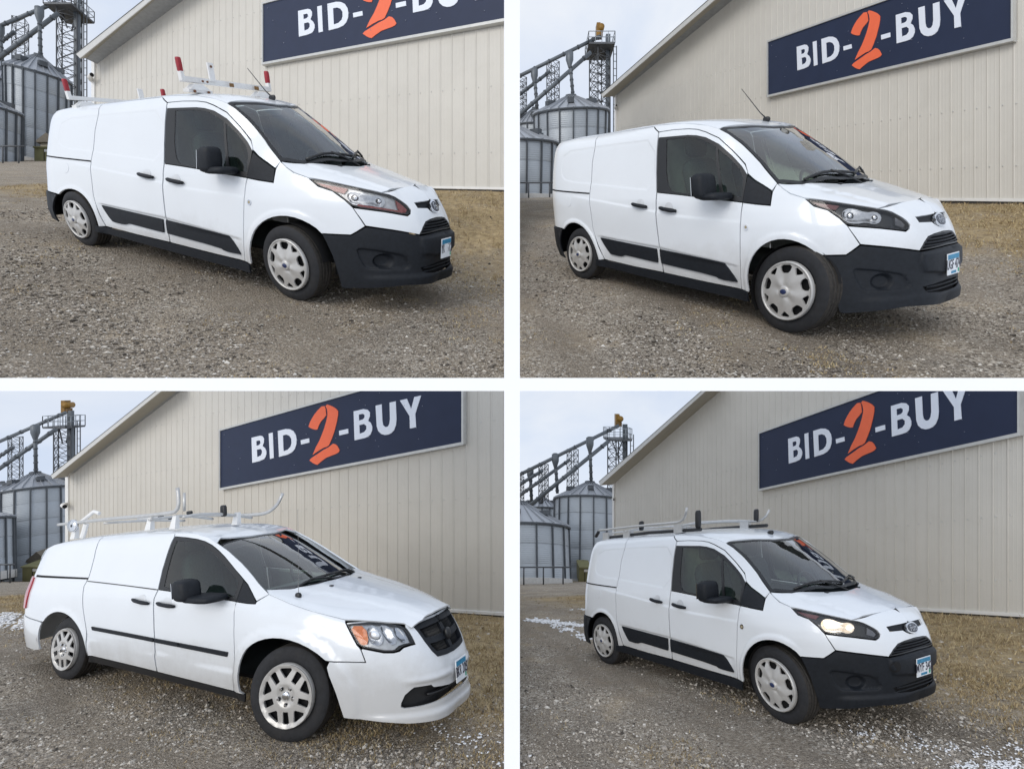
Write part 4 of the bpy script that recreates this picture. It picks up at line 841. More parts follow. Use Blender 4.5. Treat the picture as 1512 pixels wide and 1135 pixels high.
    for x in (0, -3.078):
        for sd in (1, -1): add_wheel(V, x, .94, .355, .355, .222, ALLOY, sd, .122, rf if x == 0 else 1., math.radians(steer) if x == 0 else 0.)
    return V
MV_INTAKE_FULL = mirror_poly([(0, .392), (.25, .395), (.529, .420), (.559, .440), (.727, .444), (.76, .425), (.80, .398), (.830, .345), (.835, .318), (.81, .306), (.665, .308), (.414, .318), (.2, .322), (0, .322)])

# ------------------------------------------------------------------ the four lots
# Each lot is a sloping yard with a gable wall, a sign, a grain elevator far behind and one van.  The two upper lots lie on the
# terrace to the left and right of the white divider, the two lower lots below it.
POSES = {'A': [-0.4124, 0.4401, 0.0421, -1.998, 6.0352, 1.3057, 0.0572, -0.1214, 0.0362, 0.0594, 0.0127, -0.0263, -0.1944, 0.1094, 0.0069, -0.0709, 0.0146, 0.2284, 0.227, -0.2426, -0.0579], 'B': [-1.0493, 0.2729, -0.1225, 3.3388, 4.9473, 0.9325, -0.1558, 0.0857, 0.0679, -0.101, -0.1134, -0.0595, -0.0516, 0.0596, 0.0088, -0.0523, 0.0194, 0.0734, 0.0431, -0.1533, -0.0834], 'C': [-0.3781, -0.2003, -0.0848, -2.0404, 5.5701, -3.2368, 0.1364, -0.2115, 0.0535, -0.0978, -0.0479, 0.0371, 0.0572, 0.0717, -0.0038, -0.0936, -0.0058, 0.2142, 0.2233, -0.1936, 0.0003], 'D': [-1.0885, -0.1892, -0.0017, 3.5882, 5.3788, -3.5066, -0.0996, 0.0422, 0.0543, 0.0996, 0.1052, -0.0137, 0.0307, 0.0349, 0.0017, -0.0789, -0.0109, 0.0755, 0.0218, -0.1328, -0.0689]}
def at(px, py, Y): return np.array([(px-756)/F*Y, Y, (567.5-py)/F*Y])       # point at depth Y seen towards (px, py) of the survey photograph
FRONT = {'A': 1.18, 'B': 1.21, 'C': 1.18, 'D': 1.10}      # larger front tyres
LOT = {
 'A': dict(wall=(.549, 744, 11.5), base=((650, 282), (744, 284)), corner=137.5, rake=((137, 85), (239, 0)), fb=((118, 86.3), (223, 0)), ft=((112.2, 80.2), (213.4, 0)), xr=751.5,
           sign=((-.183), 393.6, (393, 10.4), (394.7, 95.7)), L=10.924/14*11.5, who='the van with red-tipped white roof bars'),
 'B': dict(wall=(2.78, 1505, 9.5), base=((1395, 300), (1512, 302)), corner=909, rake=((909, 141.8), (1072.7, 0)), fb=((889.4, 143.8), (1055.4, 0)), ft=((887.6, 139.4), (1046.8, 0)), xr=1640,
           sign=(-.34, 1138.5, (1140, 63.6), (1141.2, 141.3)), L=5.58, who='the van with a bare roof'),
 'C': dict(wall=(.565, 744, 10.0), base=((670, 906), (744, 911)), corner=99, rake=((98.7, 704), (256, 577)), fb=((77.7, 706.5), (238, 577)), ft=((75.2, 701.6), (230.7, 577)), xr=751.5,
           sign=(.2115, 331, (372, 623.9), (372, 711.4)), L=9.442/11.5*10.0, who='the minivan'),
 'D': dict(wall=(3.47, 1505, 9.0), base=((1370, 905), (1512, 914)), corner=906, rake=((905.6, 715.1), (1056.7, 577)), fb=((886.4, 716.4), (1042, 577)), ft=((884, 711.4), (1035.6, 577)), xr=1640,
           sign=(.355, 1126, (1140, 635), (1140, 718.1)), L=6.07, who='the van with lit headlights')}
for k, d in LOT.items():
    r, px, Y = d['wall']; n = np.array([r, 1.]); n /= np.hypot(*n); d['n'] = n; d['t'] = np.array([n[1], -n[0]]); d['c'] = n @ np.array([(px-756)/F*Y, Y]); d['up'] = k in 'AB'; d['left'] = k in 'AC'
def hit(k, px, py, out=0.):
    d = LOT[k]; v = np.array([(px-756)/F, 1.]); y = (d['c']-out)/(d['n'] @ v); X = v*y; return X @ d['t'], (567.5-py)/F*y
def wp3(k, a, z, out=0.):
    d = LOT[k]; p = d['n']*(d['c']-out)+d['t']*a; return (p[0], p[1], z)
def line2(k, q1, q2, out=0.):
    a1, z1 = hit(k, *q1, out); a2, z2 = hit(k, *q2, out); m = (z2-z1)/(a2-a1); return m, z1-m*a1

# ---- ground heights: a smooth sheet through the wheels, the foot of the wall and the foot of the bins
def pose_frame(k):
    p = POSES[k]; R = Matrix.Rotation(p[2], 3, 'Y') @ Matrix.Rotation(p[1], 3, 'X') @ Matrix.Rotation(p[0], 3, 'Z'); return np.array(R), np.array(p[3:6])
def tps_fit(P, z, lam=1e-4):
    n = len(P); r = np.linalg.norm(P[:, None]-P[None], axis=2); K = np.where(r > 0, r*r*np.log(r+1e-12), 0)+lam*np.eye(n); Q = np.c_[np.ones(n), P]
    A = np.block([[K, Q], [Q.T, np.zeros((3, 3))]]); return P, np.linalg.solve(A, np.r_[z, 0, 0, 0])
def tps_eval(m, X):
    P, w_ = m; out = np.empty(len(X))
    for i in range(0, len(X), 20000):
        r = np.linalg.norm(X[i:i+20000, None]-P[None], axis=2); K = np.where(r > 0, r*r*np.log(r+1e-12), 0); out[i:i+20000] = K @ w_[:len(P)]+w_[len(P)]+X[i:i+20000] @ w_[len(P)+1:]
    return out
FAR = {'A': [(-60, 236, 46), (60, 236, 46), (200, 236, 52), (420, 236, 60)], 'B': [(720, 293, 42), (800, 292, 42), (900, 290, 46), (1200, 290, 56)],
       'C': [(-60, 857, 46), (60, 857, 46), (200, 856, 52), (420, 856, 60)], 'D': [(720, 859, 44), (800, 858, 44), (900, 857, 46), (1200, 857, 56)]}
GROUND = {}
for k, d in LOT.items():
    R, T = pose_frame(k); q = POSES[k][6:]; mv = k == 'C'; wb = -3.078 if mv else -3.062; r = .355 if mv else .3205; hs = .83 if mv else .79
    H = body_shape(np.array([(0, hs, r), (0, -hs, r), (wb, hs, r), (wb, -hs, r)])*np.array((1, -1, 1)), q) @ R.T+T
    up = R[:, 2]
    for _ in range(3):
        C = H-up*(r*np.array([FRONT[k], FRONT[k], 1, 1])[:, None]-.006); A = np.c_[C[:, :2], np.ones(4)]; co = np.linalg.lstsq(A, C[:, 2], rcond=None)[0]; nn = np.array([-co[0], -co[1], 1.]); up = nn/np.linalg.norm(nn)
    d['plane'] = co; d['up_v'] = up
    pts = [tuple(c) for c in C]
    pl = lambda x, y: (x, y, co[0]*x+co[1]*y+co[2])
    rows = (557, 470) if d['up'] else (1135, 1040)
    for px in ((0, 200, 400, 600, 744) if d['left'] else (768, 950, 1150, 1350, 1512)):
        for py in rows:
            v = np.array([(px-756)/F, 1., (567.5-py)/F]); den = v[2]-co[0]*v[0]-co[1]; y = co[2]/den if abs(den) > 1e-4 else 99
            if .8 < y < 9: pts.append(pl(v[0]*y, y))
    m, b = line2(k, *d['base']); d['basel'] = (m, b)
    a0 = hit(k, d['corner'], 0)[0]; a1 = hit(k, d['xr'], 0)[0]; d['a0'], d['a1'] = a0, a1
    for f_ in (.35, .6, .85, 1.): a = a0+(a1-a0)*f_; pts.append(wp3(k, a, m*a+b))
    for px, py, Y in FAR[k]: pts.append(tuple(at(px, py, Y)))
    P = np.array(pts); GROUND[k] = tps_fit(P[:, :2], P[:, 2])
def gz(k, x, y):
    x = np.atleast_1d(np.asarray(x, float)); y = np.atleast_1d(np.asarray(y, float)); return tps_eval(GROUND[k], np.c_[x, y])
def wall_dist(k, x, y): d = LOT[k]; return d['c']-(d['n'][0]*np.asarray(x)+d['n'][1]*np.asarray(y))

# ------------------------------------------------------------------ ground
def gravel_material():
    m = bpy.data.materials.new('gravel_ground'); m.use_nodes = True; nt = m.node_tree; N = nt.nodes; L = nt.links; b = N['Principled BSDF']; b.inputs['Roughness'].default_value = .95; b.inputs['Specular IOR Level'].default_value = .2
    tcx = N.new('ShaderNodeTexCoord')
    def noise(sc, det=6, rough=.6):
        n = N.new('ShaderNodeTexNoise'); n.inputs['Scale'].default_value = sc; n.inputs['Detail'].default_value = det; n.inputs['Roughness'].default_value = rough; L.new(tcx.outputs['Object'], n.inputs['Vector']); return n.outputs['Fac']
    def ramp(src, stops):
        r = N.new('ShaderNodeValToRGB'); e = r.color_ramp.elements
        while len(e) < len(stops): e.new(.5)
        for i, (p, c) in enumerate(stops): e[i].position = p; e[i].color = c+(1,)
        L.new(src, r.inputs['Fac']); return r.outputs['Color']
    def mix(f, a, bb, mode='MIX'):
        x = N.new('ShaderNodeMix'); x.data_type = 'RGBA'; x.blend_type = mode
        if isinstance(f, float): x.inputs['Factor'].default_value = f
        else: L.new(f, x.inputs['Factor'])
        L.new(a, x.inputs['A']); L.new(bb, x.inputs['B']); return x.outputs['Result']
    vo = N.new('ShaderNodeTexVoronoi'); vo.inputs['Scale'].default_value = 48; L.new(tcx.outputs['Object'], vo.inputs['Vector'])
    vo2 = N.new('ShaderNodeTexVoronoi'); vo2.inputs['Scale'].default_value = 105; L.new(tcx.outputs['Object'], vo2.inputs['Vector'])
    hs = N.new('ShaderNodeSeparateColor'); L.new(vo.outputs['Color'], hs.inputs[0])
    hs2 = N.new('ShaderNodeSeparateColor'); L.new(vo2.outputs['Color'], hs2.inputs[0])
    st = ramp(hs.outputs[0], [(0, (.085, .072, .058)), (.3, (.25, .217, .178)), (.65, (.43, .378, .315)), (.92, (.58, .53, .46)), (1, (.74, .71, .65))])
    st2 = ramp(hs2.outputs[1], [(0, (.07, .058, .046)), (.5, (.285, .243, .196)), (1, (.58, .52, .44))])
    base = mix(ramp(noise(3.1, 5), [(.35, (0, 0, 0)), (.65, (1, 1, 1))]), st, st2)
    dirt = mix(ramp(noise(.55, 7, .65), [(.45, (0, 0, 0)), (.70, (.55, .55, .55))]), base, ramp(noise(26, 4), [(.3, (.25, .206, .158)), (.7, (.45, .38, .295))]))
    tan_ = ramp(noise(30, 6, .75), [(.3, (.25, .19, .125)), (.5, (.43, .345, .24)), (.7, (.57, .47, .33))]); dirt = mix(ramp(noise(1.15, 8, .72), [(.53, (0, 0, 0)), (.70, (.75, .75, .75))]), dirt, tan_)
    at_ = N.new('ShaderNodeAttribute'); at_.attribute_name = 'straw'
    stn = ramp(noise(9, 9, .75), [(.3, (.17, .127, .07)), (.5, (.38, .29, .165)), (.72, (.56, .445, .265))])
    patchn = N.new('ShaderNodeMath'); patchn.operation = 'MULTIPLY_ADD'; L.new(noise(1.3, 6, .7), patchn.inputs[0]); patchn.inputs[1].default_value = 2.4; patchn.inputs[2].default_value = -1.2
    ad = N.new('ShaderNodeMath'); ad.operation = 'ADD'; ad.use_clamp = True; L.new(at_.outputs['Fac'], ad.inputs[0]); L.new(patchn.outputs[0], ad.inputs[1])
    mu = N.new('ShaderNodeMath'); mu.operation = 'MULTIPLY'; mu.use_clamp = True; L.new(ad.outputs[0], mu.inputs[0])
    ms = N.new('ShaderNodeMath'); ms.operation = 'MULTIPLY_ADD'; ms.use_clamp = True; L.new(at_.outputs['Fac'], ms.inputs[0]); ms.inputs[1].default_value = 1.6; ms.inputs[2].default_value = .10; L.new(ms.outputs[0], mu.inputs[1])
    col = mix(mu.outputs[0], dirt, stn)
    tone = ramp(noise(.9, 4), [(.3, (.88, .88, .88)), (.7, (1.28, 1.26, 1.22))]); col = mix(1.0, col, tone, 'MULTIPLY')
    tr_ = N.new('ShaderNodeAttribute'); tr_.attribute_name = 'track'; tm = N.new('ShaderNodeMath'); tm.operation = 'MULTIPLY'; tm.use_clamp = True; L.new(tr_.outputs['Fac'], tm.inputs[0]); L.new(ramp(noise(1.8, 5), [(.3, (.1, .1, .1)), (.6, (.6, .6, .6))]), tm.inputs[1])
    col = mix(tm.outputs[0], col, ramp(noise(34, 5), [(.3, (.17, .14, .108)), (.7, (.31, .262, .205))]))
    L.new(col, b.inputs['Base Color'])
    h = N.new('ShaderNodeMath'); h.operation = 'ADD'; L.new(vo.outputs['Distance'], h.inputs[0]); L.new(noise(60, 6, .7), h.inputs[1])
    bp = N.new('ShaderNodeBump'); bp.inputs['Strength'].default_value = .85; bp.inputs['Distance'].default_value = .035; L.new(h.outputs[0], bp.inputs['Height']); L.new(bp.outputs['Normal'], b.inputs['Normal'])
    return m
GRAVEL = gravel_material()
def straw_value(k, x, y):
    """1 in the dry grass along the wall, thin tufts elsewhere, a straw verge at the foot of the bins"""
    wd = wall_dist(k, x, y); depth = {'A': 4.4, 'B': 3.6, 'C': 4.6, 'D': 4.8}[k]
    a = np.asarray(x)*LOT[k]['t'][0]+np.asarray(y)*LOT[k]['t'][1]
    s_ = (1-sstep((wd-depth*.5)/(depth*.9)))*sstep((a-LOT[k]['a0']-.5)/2.)
    Yf = {'A': 43, 'B': 38, 'C': 43, 'D': 40}[k]; s_ = np.maximum(s_, sstep((y-Yf)/1.5))
    R, T = pose_frame(k)
    return np.clip(s_, 0, 1)
def track_value(k, x, y):
    """packed wheel tracks running past the van"""
    d = LOT[k]; wd = wall_dist(k, x, y); a = np.asarray(x)*d['t'][0]+np.asarray(y)*d['t'][1]; wob = .25*np.sin(a*.55+ord(k))+.1*np.sin(a*1.7); v = np.zeros_like(wd)
    for o_ in (d['c']*.52, d['c']*.52+1.55, d['c']*.70, d['c']*.70+1.5): v = np.maximum(v, np.exp(-((wd-o_-wob)/.20)**2))
    return v
for k, d in LOT.items():
    lo, hi = (-110, 755.6) if d['left'] else (756.4, 1650)
    px = np.linspace(lo, hi, 150); Ys = 1.9*(72/1.9)**np.linspace(0, 1, 170)
    PX, YY = np.meshgrid(px, Ys, indexing='ij'); x = (PX-756)/F*YY; z = gz(k, x.ravel(), YY.ravel()).reshape(x.shape)
    ro = np.random.default_rng(ord(k)); 
    ph = ro.uniform(0, 6.28, (14, 2)); fr = ro.uniform(.8, 5.5, (14, 2))*ro.choice([-1, 1], (14, 2))
    bumpz = sum(np.sin(x*f0+p0)*np.sin(YY*f1+p1)/(abs(f0)+abs(f1)) for (f0, f1), (p0, p1) in zip(fr, ph))*.010
    z = z+bumpz*np.clip((YY-2)/3, 0, 1)
    V = np.stack([x, YY, z], 2).reshape(-1, 3); nY = len(Ys); I = np.arange(149)[:, None]*nY+np.arange(nY-1)[None]
    Fq = np.stack([I, I+nY, I+nY+1, I+1], 2).reshape(-1, 4)
    zz = V[:, 2][Fq]; keep = (zz.min(1) > .004) if d['up'] else (zz.max(1) < -.02)
    # the building stands on its own slab: stop the sheet a little behind the wall line
    cxy = V[Fq].mean(1); behind = (wall_dist(k, cxy[:, 0], cxy[:, 1]) < -.5) & (cxy[:, :2] @ d['t'] > d['a0']+.3); keep &= ~behind
    Fq = Fq[keep]; used = np.unique(Fq); rm = -np.ones(len(V), int); rm[used] = np.arange(len(used)); V = V[used]; Fq = rm[Fq]
    o = mesh_obj('gravel_yard', V, Fq, GRAVEL); tag(o, {'A': 'gravel yard sloping up under '+d['who'], 'B': 'gravel yard sloping up under '+d['who'], 'C': 'gravel yard under the minivan with a snow streak at its rear', 'D': 'gravel yard under '+d['who']+', snowy wheel tracks in front'}[k], kind='structure')
    b_ = o.data.attributes.new('track', 'FLOAT', 'POINT'); tv_ = track_value(k, V[:, 0], V[:, 1]); b_.data.foreach_set('value', tv_.astype(np.float32))
    a_ = o.data.attributes.new('straw', 'FLOAT', 'POINT'); a_.data.foreach_set('value', straw_value(k, V[:, 0], V[:, 1]).astype(np.float32))
def gpt(k, x, y): return np.array([x, y, float(gz(k, x, y)[0])])

# white divider bars standing for the blank gaps between the four views
DIVIDER = mat('divider_white', (.86, .86, .86), .7, var=.01, bump=.02)
hw = 11.6/F*1.3; hd = 9.6/F*1.3
pw = MB(); pw.box((0, 1.55, 0), (2*hw, .5, 9.0)); o = pw.build('upright_divider', DIVIDER); tag(o, 'thin white upright divider for the gap between left and right views', kind='structure')
dk = MB(); dk.box((-2.6-hw/2, 1.42, 0), (5.2-hw, .24, 2*hd)); dk.box((2.6+hw/2, 1.42, 0), (5.2-hw, .24, 2*hd)); o = dk.build('level_divider', DIVIDER); tag(o, 'thin white level divider for the gap between upper and lower views', kind='structure')
# low concrete retaining wall that takes up the step between neighbouring yards
RETAIN = mat('retaining_concrete', (.40, .39, .36), .9, var=.12, scale=3, bump=.2)
for a_, b_, lab in (('A', 'B', 'low concrete retaining wall between the two upper yards'), ('C', 'D', 'low concrete retaining wall between the two lower yards')):
    Ys = np.geomspace(2.0, 70, 60); zA = gz(a_, 0*Ys-.01, Ys); zB = gz(b_, 0*Ys+.01, Ys); lo = np.minimum(zA, zB)-.3; hi = np.maximum(zA, zB)+.03
    if a_ == 'A': lo = np.maximum(lo, .004); hi = np.maximum(hi, .005)
    else: lo = np.minimum(lo, -.03); hi = np.minimum(hi, -.025)
    M = MB()
    for i in range(len(Ys)-1):
        if hi[i]-lo[i] < .01 or hi[i+1]-lo[i+1] < .01: continue
        M.hexa([(x, y, z) for zz in (lo, hi) for x, y, z in ((-.0025*2, Ys[i], zz[i]), (.0025*2, Ys[i], zz[i]), (.0025*2, Ys[i+1], zz[i+1]), (-.0025*2, Ys[i+1], zz[i+1]))])
    tag(M.build('retaining_wall', RETAIN), lab, kind='structure')

# added glowing sheet under the upper yards lights the lower yards in overcast colours
def sky_fill_material():
    m = bpy.data.materials.new('sky_fill_glow'); m.use_nodes = True; nt = m.node_tree; nt.nodes.clear(); o = nt.nodes.new('ShaderNodeOutputMaterial'); e = nt.nodes.new('ShaderNodeEmission'); e.inputs['Strength'].default_value = SKY_STRENGTH
    tcx = nt.nodes.new('ShaderNodeTexCoord'); mp = nt.nodes.new('ShaderNodeMapping'); mp.inputs['Scale'].default_value = (.02, .02, .02); nt.links.new(tcx.outputs['Object'], mp.inputs[0])
    nt.links.new(sky_colour(nt, mp.outputs[0]), e.inputs['Color']); nt.links.new(e.outputs[0], o.inputs['Surface']); return m
SKY_FILL = sky_fill_material()
for k in 'AB':
    lo, hi = (-140, 755) if k == 'A' else (757, 1680)
    px = np.linspace(lo, hi, 24); Ys = 3.0*(72/3.0)**np.linspace(0, 1, 30); PX, YY = np.meshgrid(px, Ys, indexing='ij'); x = (PX-756)/F*YY
    z = gz(k, x.ravel(), YY.ravel()).reshape(x.shape)-.12; z = np.maximum(z, .002+.0*z)
    V = np.stack([x, YY, z], 2).reshape(-1, 3); I = np.arange(23)[:, None]*30+np.arange(29)[None]; Fq = np.stack([I, I+1, I+31, I+30], 2).reshape(-1, 4)
    tag(mesh_obj('sky_fill_sheet', V, Fq, SKY_FILL), kind='structure')

# ------------------------------------------------------------------ building, sign
SIDING = mat('siding_tan', (.585, .56, .505), .55, var=.035, scale=1.2, dirt=.10, dirtcol=(.35, .31, .24))
TRIM = mat('trim_white', (.74, .73, .70), .5, var=.03, dirt=.12)
FASCIA = mat('fascia_grey', (.56, .555, .53), .5, var=.03, dirt=.15)
SOFFIT = mat('soffit_beige', (.40, .37, .31), .6, var=.04)
FOUND = mat('foundation_dark', (.05, .045, .04), .9, var=.3)
ROOFM = mat('roof_metal', (.35, .36, .37), .45, metal=.3)
NAVY = mat('sign_navy', (.017, .026, .060), .5, var=.06, scale=3, spec=.3)
SIGNW = mat('sign_white', (.74, .78, .86), .5, var=.02)
SIGNO = mat('sign_orange', (.84, .145, .055), .5, var=.03)
SIGNF = mat('sign_frame', (.55, .55, .53), .4, metal=.3, var=.06)
LET = {'B': ([(.1709, .739), (.2153, .735), (.2275, .715), (.2345, .672), (.2345, .615), (.2276, .555), (.2400, .510), (.2465, .455), (.2465, .410), (.2415, .362), (.2330, .334), (.2100, .320), (.1750, .318)], [[(.1955, .662), (.2110, .662), (.2165, .645), (.2165, .610), (.2110, .587), (.1965, .584)], [(.1985, .516), (.2175, .517), (.2245, .488), (.2245, .440), (.2180, .408), (.2005, .395)]]),
 'I': ([(.2582, .735), (.2778, .735), (.2830, .320), (.2645, .318)], []),
 'D': ([(.3025, .738), (.3400, .737), (.3600, .715), (.3760, .672), (.3870, .600), (.3905, .530), (.3895, .455), (.3820, .385), (.3690, .345), (.3500, .325), (.3086, .318)], [[(.3267, .648), (.3440, .645), (.3580, .615), (.3665, .560), (.3675, .490), (.3630, .440), (.3500, .402), (.3301, .393)]]),
 'hyphen': ([(.4093, .503), (.4467, .503), (.4485, .436), (.4111, .435)], []),
 'numeral_hook': ([(.5136, .930), (.5175, .880), (.5205, .787), (.5100, .745), (.4975, .709), (.4890, .660), (.4830, .605), (.4730, .612), (.4623, .631), (.4520, .655), (.4443, .683), (.4510, .745), (.4593, .795), (.4700, .845), (.4830, .890), (.5004, .936)], []),
 'numeral_stem': ([(.5233, .943), (.5360, .918), (.5485, .885), (.5600, .848), (.5693, .800), (.5690, .740), (.5650, .660), (.5540, .511), (.5430, .410), (.5318, .328), (.5220, .312), (.5091, .308), (.4850, .275), (.4623, .237), (.4760, .340), (.4917, .431), (.5030, .520), (.5119, .598), (.5200, .690), (.5250, .765), (.5261, .811), (.5230, .880), (.5176, .925)], []),
 'numeral_foot': ([(.5485, .338), (.5600, .318), (.5677, .282), (.5758, .215), (.5700, .190), (.5595, .177), (.5400, .165), (.5205, .151), (.5000, .112), (.4830, .071), (.4720, .090), (.4623, .115), (.4485, .163), (.4560, .190), (.4653, .205), (.4870, .240), (.5091, .277), (.5300, .300)], []),
 'hyphen_2': ([(.5731, .507), (.6093, .507), (.6104, .439), (.5742, .438)], []),
 'B_2': ([(.6311, .738), (.6680, .735), (.6840, .710), (.6930, .665), (.6930, .610), (.6863, .551), (.6960, .515), (.7015, .455), (.7015, .405), (.6950, .350), (.6850, .325), (.6715, .319), (.6347, .318)], [[(.6510, .672), (.6665, .670), (.6735, .645), (.6730, .610), (.6670, .590), (.6520, .586)], [(.6530, .520), (.6715, .520), (.6800, .485), (.6800, .440), (.6720, .405), (.6545, .396)]]),
 'U': ([(.7142, .738), (.7363, .736), (.7390, .500), (.7420, .440), (.7479, .412), (.7530, .405), (.7594, .409), (.7640, .440), (.7662, .500), (.7648, .730), (.7863, .728), (.7890, .480), (.7870, .400), (.7800, .335), (.7707, .306), (.7600, .296), (.7479, .300), (.7350, .325), (.7240, .375), (.7185, .446)], []),
 'Y': ([(.8009, .724), (.8246, .722), (.8395, .570), (.8499, .720), (.8722, .717), (.8528, .490), (.8557, .312), (.8353, .312), (.8340, .480)], [])}
SIGN_LABEL = {'A': 'navy white-and-orange sign above the van with red-tipped roof bars', 'B': 'navy white-and-orange sign above the bare-roofed van', 'C': 'navy white-and-orange sign above the minivan', 'D': 'navy white-and-orange sign above the van with lit headlights'}
BUILD_LABEL = {'A': 'tan ribbed metal building with gable roof behind the van with red-tipped roof bars', 'B': 'tan ribbed metal building with gable roof behind the bare-roofed van', 'C': 'tan ribbed metal building with gable roof behind the minivan', 'D': 'tan ribbed metal building with gable roof behind the van with lit headlights'}
def clip_poly(poly, f):
    """Sutherland-Hodgman against f(p) >= 0"""
    out = []; n = len(poly)
    for i in range(n):
        a, b = poly[i], poly[(i+1) % n]; fa, fb = f(a), f(b)
        if fa >= 0: out.append(a)
        if (fa >= 0) != (fb >= 0): t = fa/(fa-fb); out.append((a[0]+(b[0]-a[0])*t, a[1]+(b[1]-a[1])*t))
    return out
def tri_fill(outline, holes):
    pts = list(outline); loops = [list(range(len(pts)))]
    for h in holes: loops.append(list(range(len(pts), len(pts)+len(h)))); pts += h
    ed = [(L[i], L[(i+1) % len(L)]) for L in loops for i in range(len(L))]
    ov, _, of, orv, _, _ = delaunay_2d_cdt([Vector(p) for p in pts], ed, [], 0, 1e-7); V = np.array([tuple(v) for v in ov]); mp = {q: i for i, l in enumerate(orv) for q in l}
    Fc = np.array([tuple(f) for f in of]); c = V[Fc].mean(1); kp = inpoly(c[:, 0], c[:, 1], outline)
    for h in holes: kp &= ~inpoly(c[:, 0], c[:, 1], h)
    return V, Fc[kp], [[mp[i] for i in L] for L in loops]
OVER = .7
for k, d in LOT.items():
    pit = {'A': .4115/14*11.5, 'B': .2055, 'C': .3497/11.5*10, 'D': .2248}[k]
    a0, a1 = d['a0'], d['a1']; mj, bj = line2(k, *d['rake']); mb_, bb_ = d['basel']; cap = 1e9 if d['up'] else -.03
    root = empty('building', BUILD_LABEL[k], 'building', loc=Vector(wp3(k, a0, mb_*a0+bb_)))
    root_inv = np.array(root.location)
    def part(name, m, mt, smooth=False, parent=root, o3=None):
        v = np.array(m.v)-root_inv; return mesh_obj(name, v, m.f, mt, parent, smooth)
    top = lambda a: min(mj*a+bj, cap); bot = lambda a: mb_*a+bb_+.10
    peak = a0+ (7.5 if d['left'] else 9)
    def rake(a): return min(mj*a+bj, cap) if mj > 0 else mj*a+bj
    # ribs start from the sign's left edge so that they fall where they do in the picture
    aL = hit(k, d['sign'][1], 0)[0]; off0 = (aL-a0) % pit
    edges = [a0]+[a0+off0+i*pit for i in range(int((a1-a0)/pit)+1)]; edges = [e for e in edges if e < a1-.01]+[a1]
    for i in range(len(edges)-1):
        e0, e1 = edges[i], edges[i+1]; w_ = e1-e0
        if w_ < .02: continue
        s = pit/.2286
        prof = [(0, -.012*s), (.006*s, -.012*s), (.008*s, 0.010*s), (.022*s, 0.010*s), (.030*s, 0), (.080*s, 0), (.085*s, .002*s), (.094*s, .002*s), (.099*s, 0), (.145*s, 0), (.150*s, .002*s), (.159*s, .002*s), (.164*s, 0)]
        prof = [(a, o_) for a, o_ in prof if a < w_-.006]+[(w_-.002, 0), (w_, -.012*s)]
        m = MB(); v = []
        for a, o_ in prof: v += [wp3(k, e0+a, bot(e0+a), o_+.0), wp3(k, e0+a, max(bot(e0+a)+.01, top(e0+a)), o_)]
        m.add(v, [(2*j, 2*j+2, 2*j+3, 2*j+1) for j in range(len(prof)-1)]); part('siding_panel', m, SIDING)
    # sheet screws in rows, base trim, foundation, corner trim
    m = MB()
    for e in edges[1:-1]:
        for hz in (.6, 1.75, 2.9, 4.0):
            z = bot(e)+hz*(1.0 if k in 'BD' else 1.3)
            if z < top(e)-.1: p = wp3(k, e+.06*s, z, .004); m.box(p, (.02, .02, .02))
    sc_ = part('sheet_screws', m, FASCIA); sc_['kind'] = 'stuff'
    m = MB(); m.hexa([wp3(k, a, mb_*a+bb_+zz, o_) for zz in (.045, .10) for a, o_ in ((a0, .0), (a0, .035), (a1, .035), (a1, .0))]); part('base_trim', m, TRIM)
    m = MB(); m.hexa([wp3(k, a, mb_*a+bb_+zz, o_) for zz in (-.7, .045) for a, o_ in ((a0, -.05), (a0, .012), (a1, .012), (a1, -.05))]); part('foundation', m, FOUND)
    cw = .22 if d['left'] else .13
    m = MB(); m.hexa([wp3(k, a, z, o_) for i2 in (0, 1) for a, o_ in ((a0-.03, -.06), (a0-.03, .05), (a0+cw, .05), (a0+cw, -.06)) for z in [(bot(a) if i2 == 0 else top(a)-.01)]]); part('corner_trim', m, TRIM)
    # fascia, soffit, roof sheet
    mt_, bt_ = line2(k, *d['ft'], OVER); mf, bf = line2(k, *d['fb'], OVER)
    aS = hit(k, d['ft'][0][0], 0, OVER)[0]; aE = a1 if d['up'] else min(a1, (-.03-bt_)/mt_)
    if d['up']: aE = a1 if d['left'] else min(a1, a0+14)
    lim = lambda z: z if d['up'] else min(z, -.03)
    aF = hit(k, d['fb'][0][0], 0, OVER)[0]
    m = MB(); m.add([wp3(k, aS, mt_*aS+bt_, OVER), wp3(k, aE, lim(mt_*aE+bt_), OVER), wp3(k, aE, lim(mf*aE+bf), OVER), wp3(k, aF, mf*aF+bf, OVER), wp3(k, aS, mt_*aS+bt_, OVER-.03), wp3(k, aE, lim(mt_*aE+bt_), OVER-.03), wp3(k, aE, lim(mf*aE+bf), OVER-.03), wp3(k, aF, mf*aF+bf, OVER-.03)], [(0, 1, 2, 3), (7, 6, 5, 4), (0, 4, 5, 1), (3, 2, 6, 7), (0, 3, 7, 4)]); part('fascia', m, FASCIA)
    aJ = a0; jE = aE if d['up'] else min(aE, (-.03-bj)/mj)
    nsl = 14; m = MB()
    for i in range(nsl):       # soffit in short boards across the overhang
        f0, f1 = i/nsl, (i+1)/nsl-.004
        o0, o1 = OVER*(1-f0)-.03, OVER*(1-f1)-.03
        def zs(f, A): return (1-f)*(mf*A+bf)+f*(mj*A+bj)
        A0 = aF+(aJ-aF)*f0; A1 = aF+(aJ-aF)*f1
        E0 = aE; m.add([wp3(k, A0, zs(f0, A0), o0), wp3(k, E0, lim(zs(f0, E0)), o0), wp3(k, E0, lim(zs(f1, E0)), o1), wp3(k, A1, zs(f1, A1), o1)], [(0, 1, 2, 3)])
    part('soffit', m, SOFFIT)
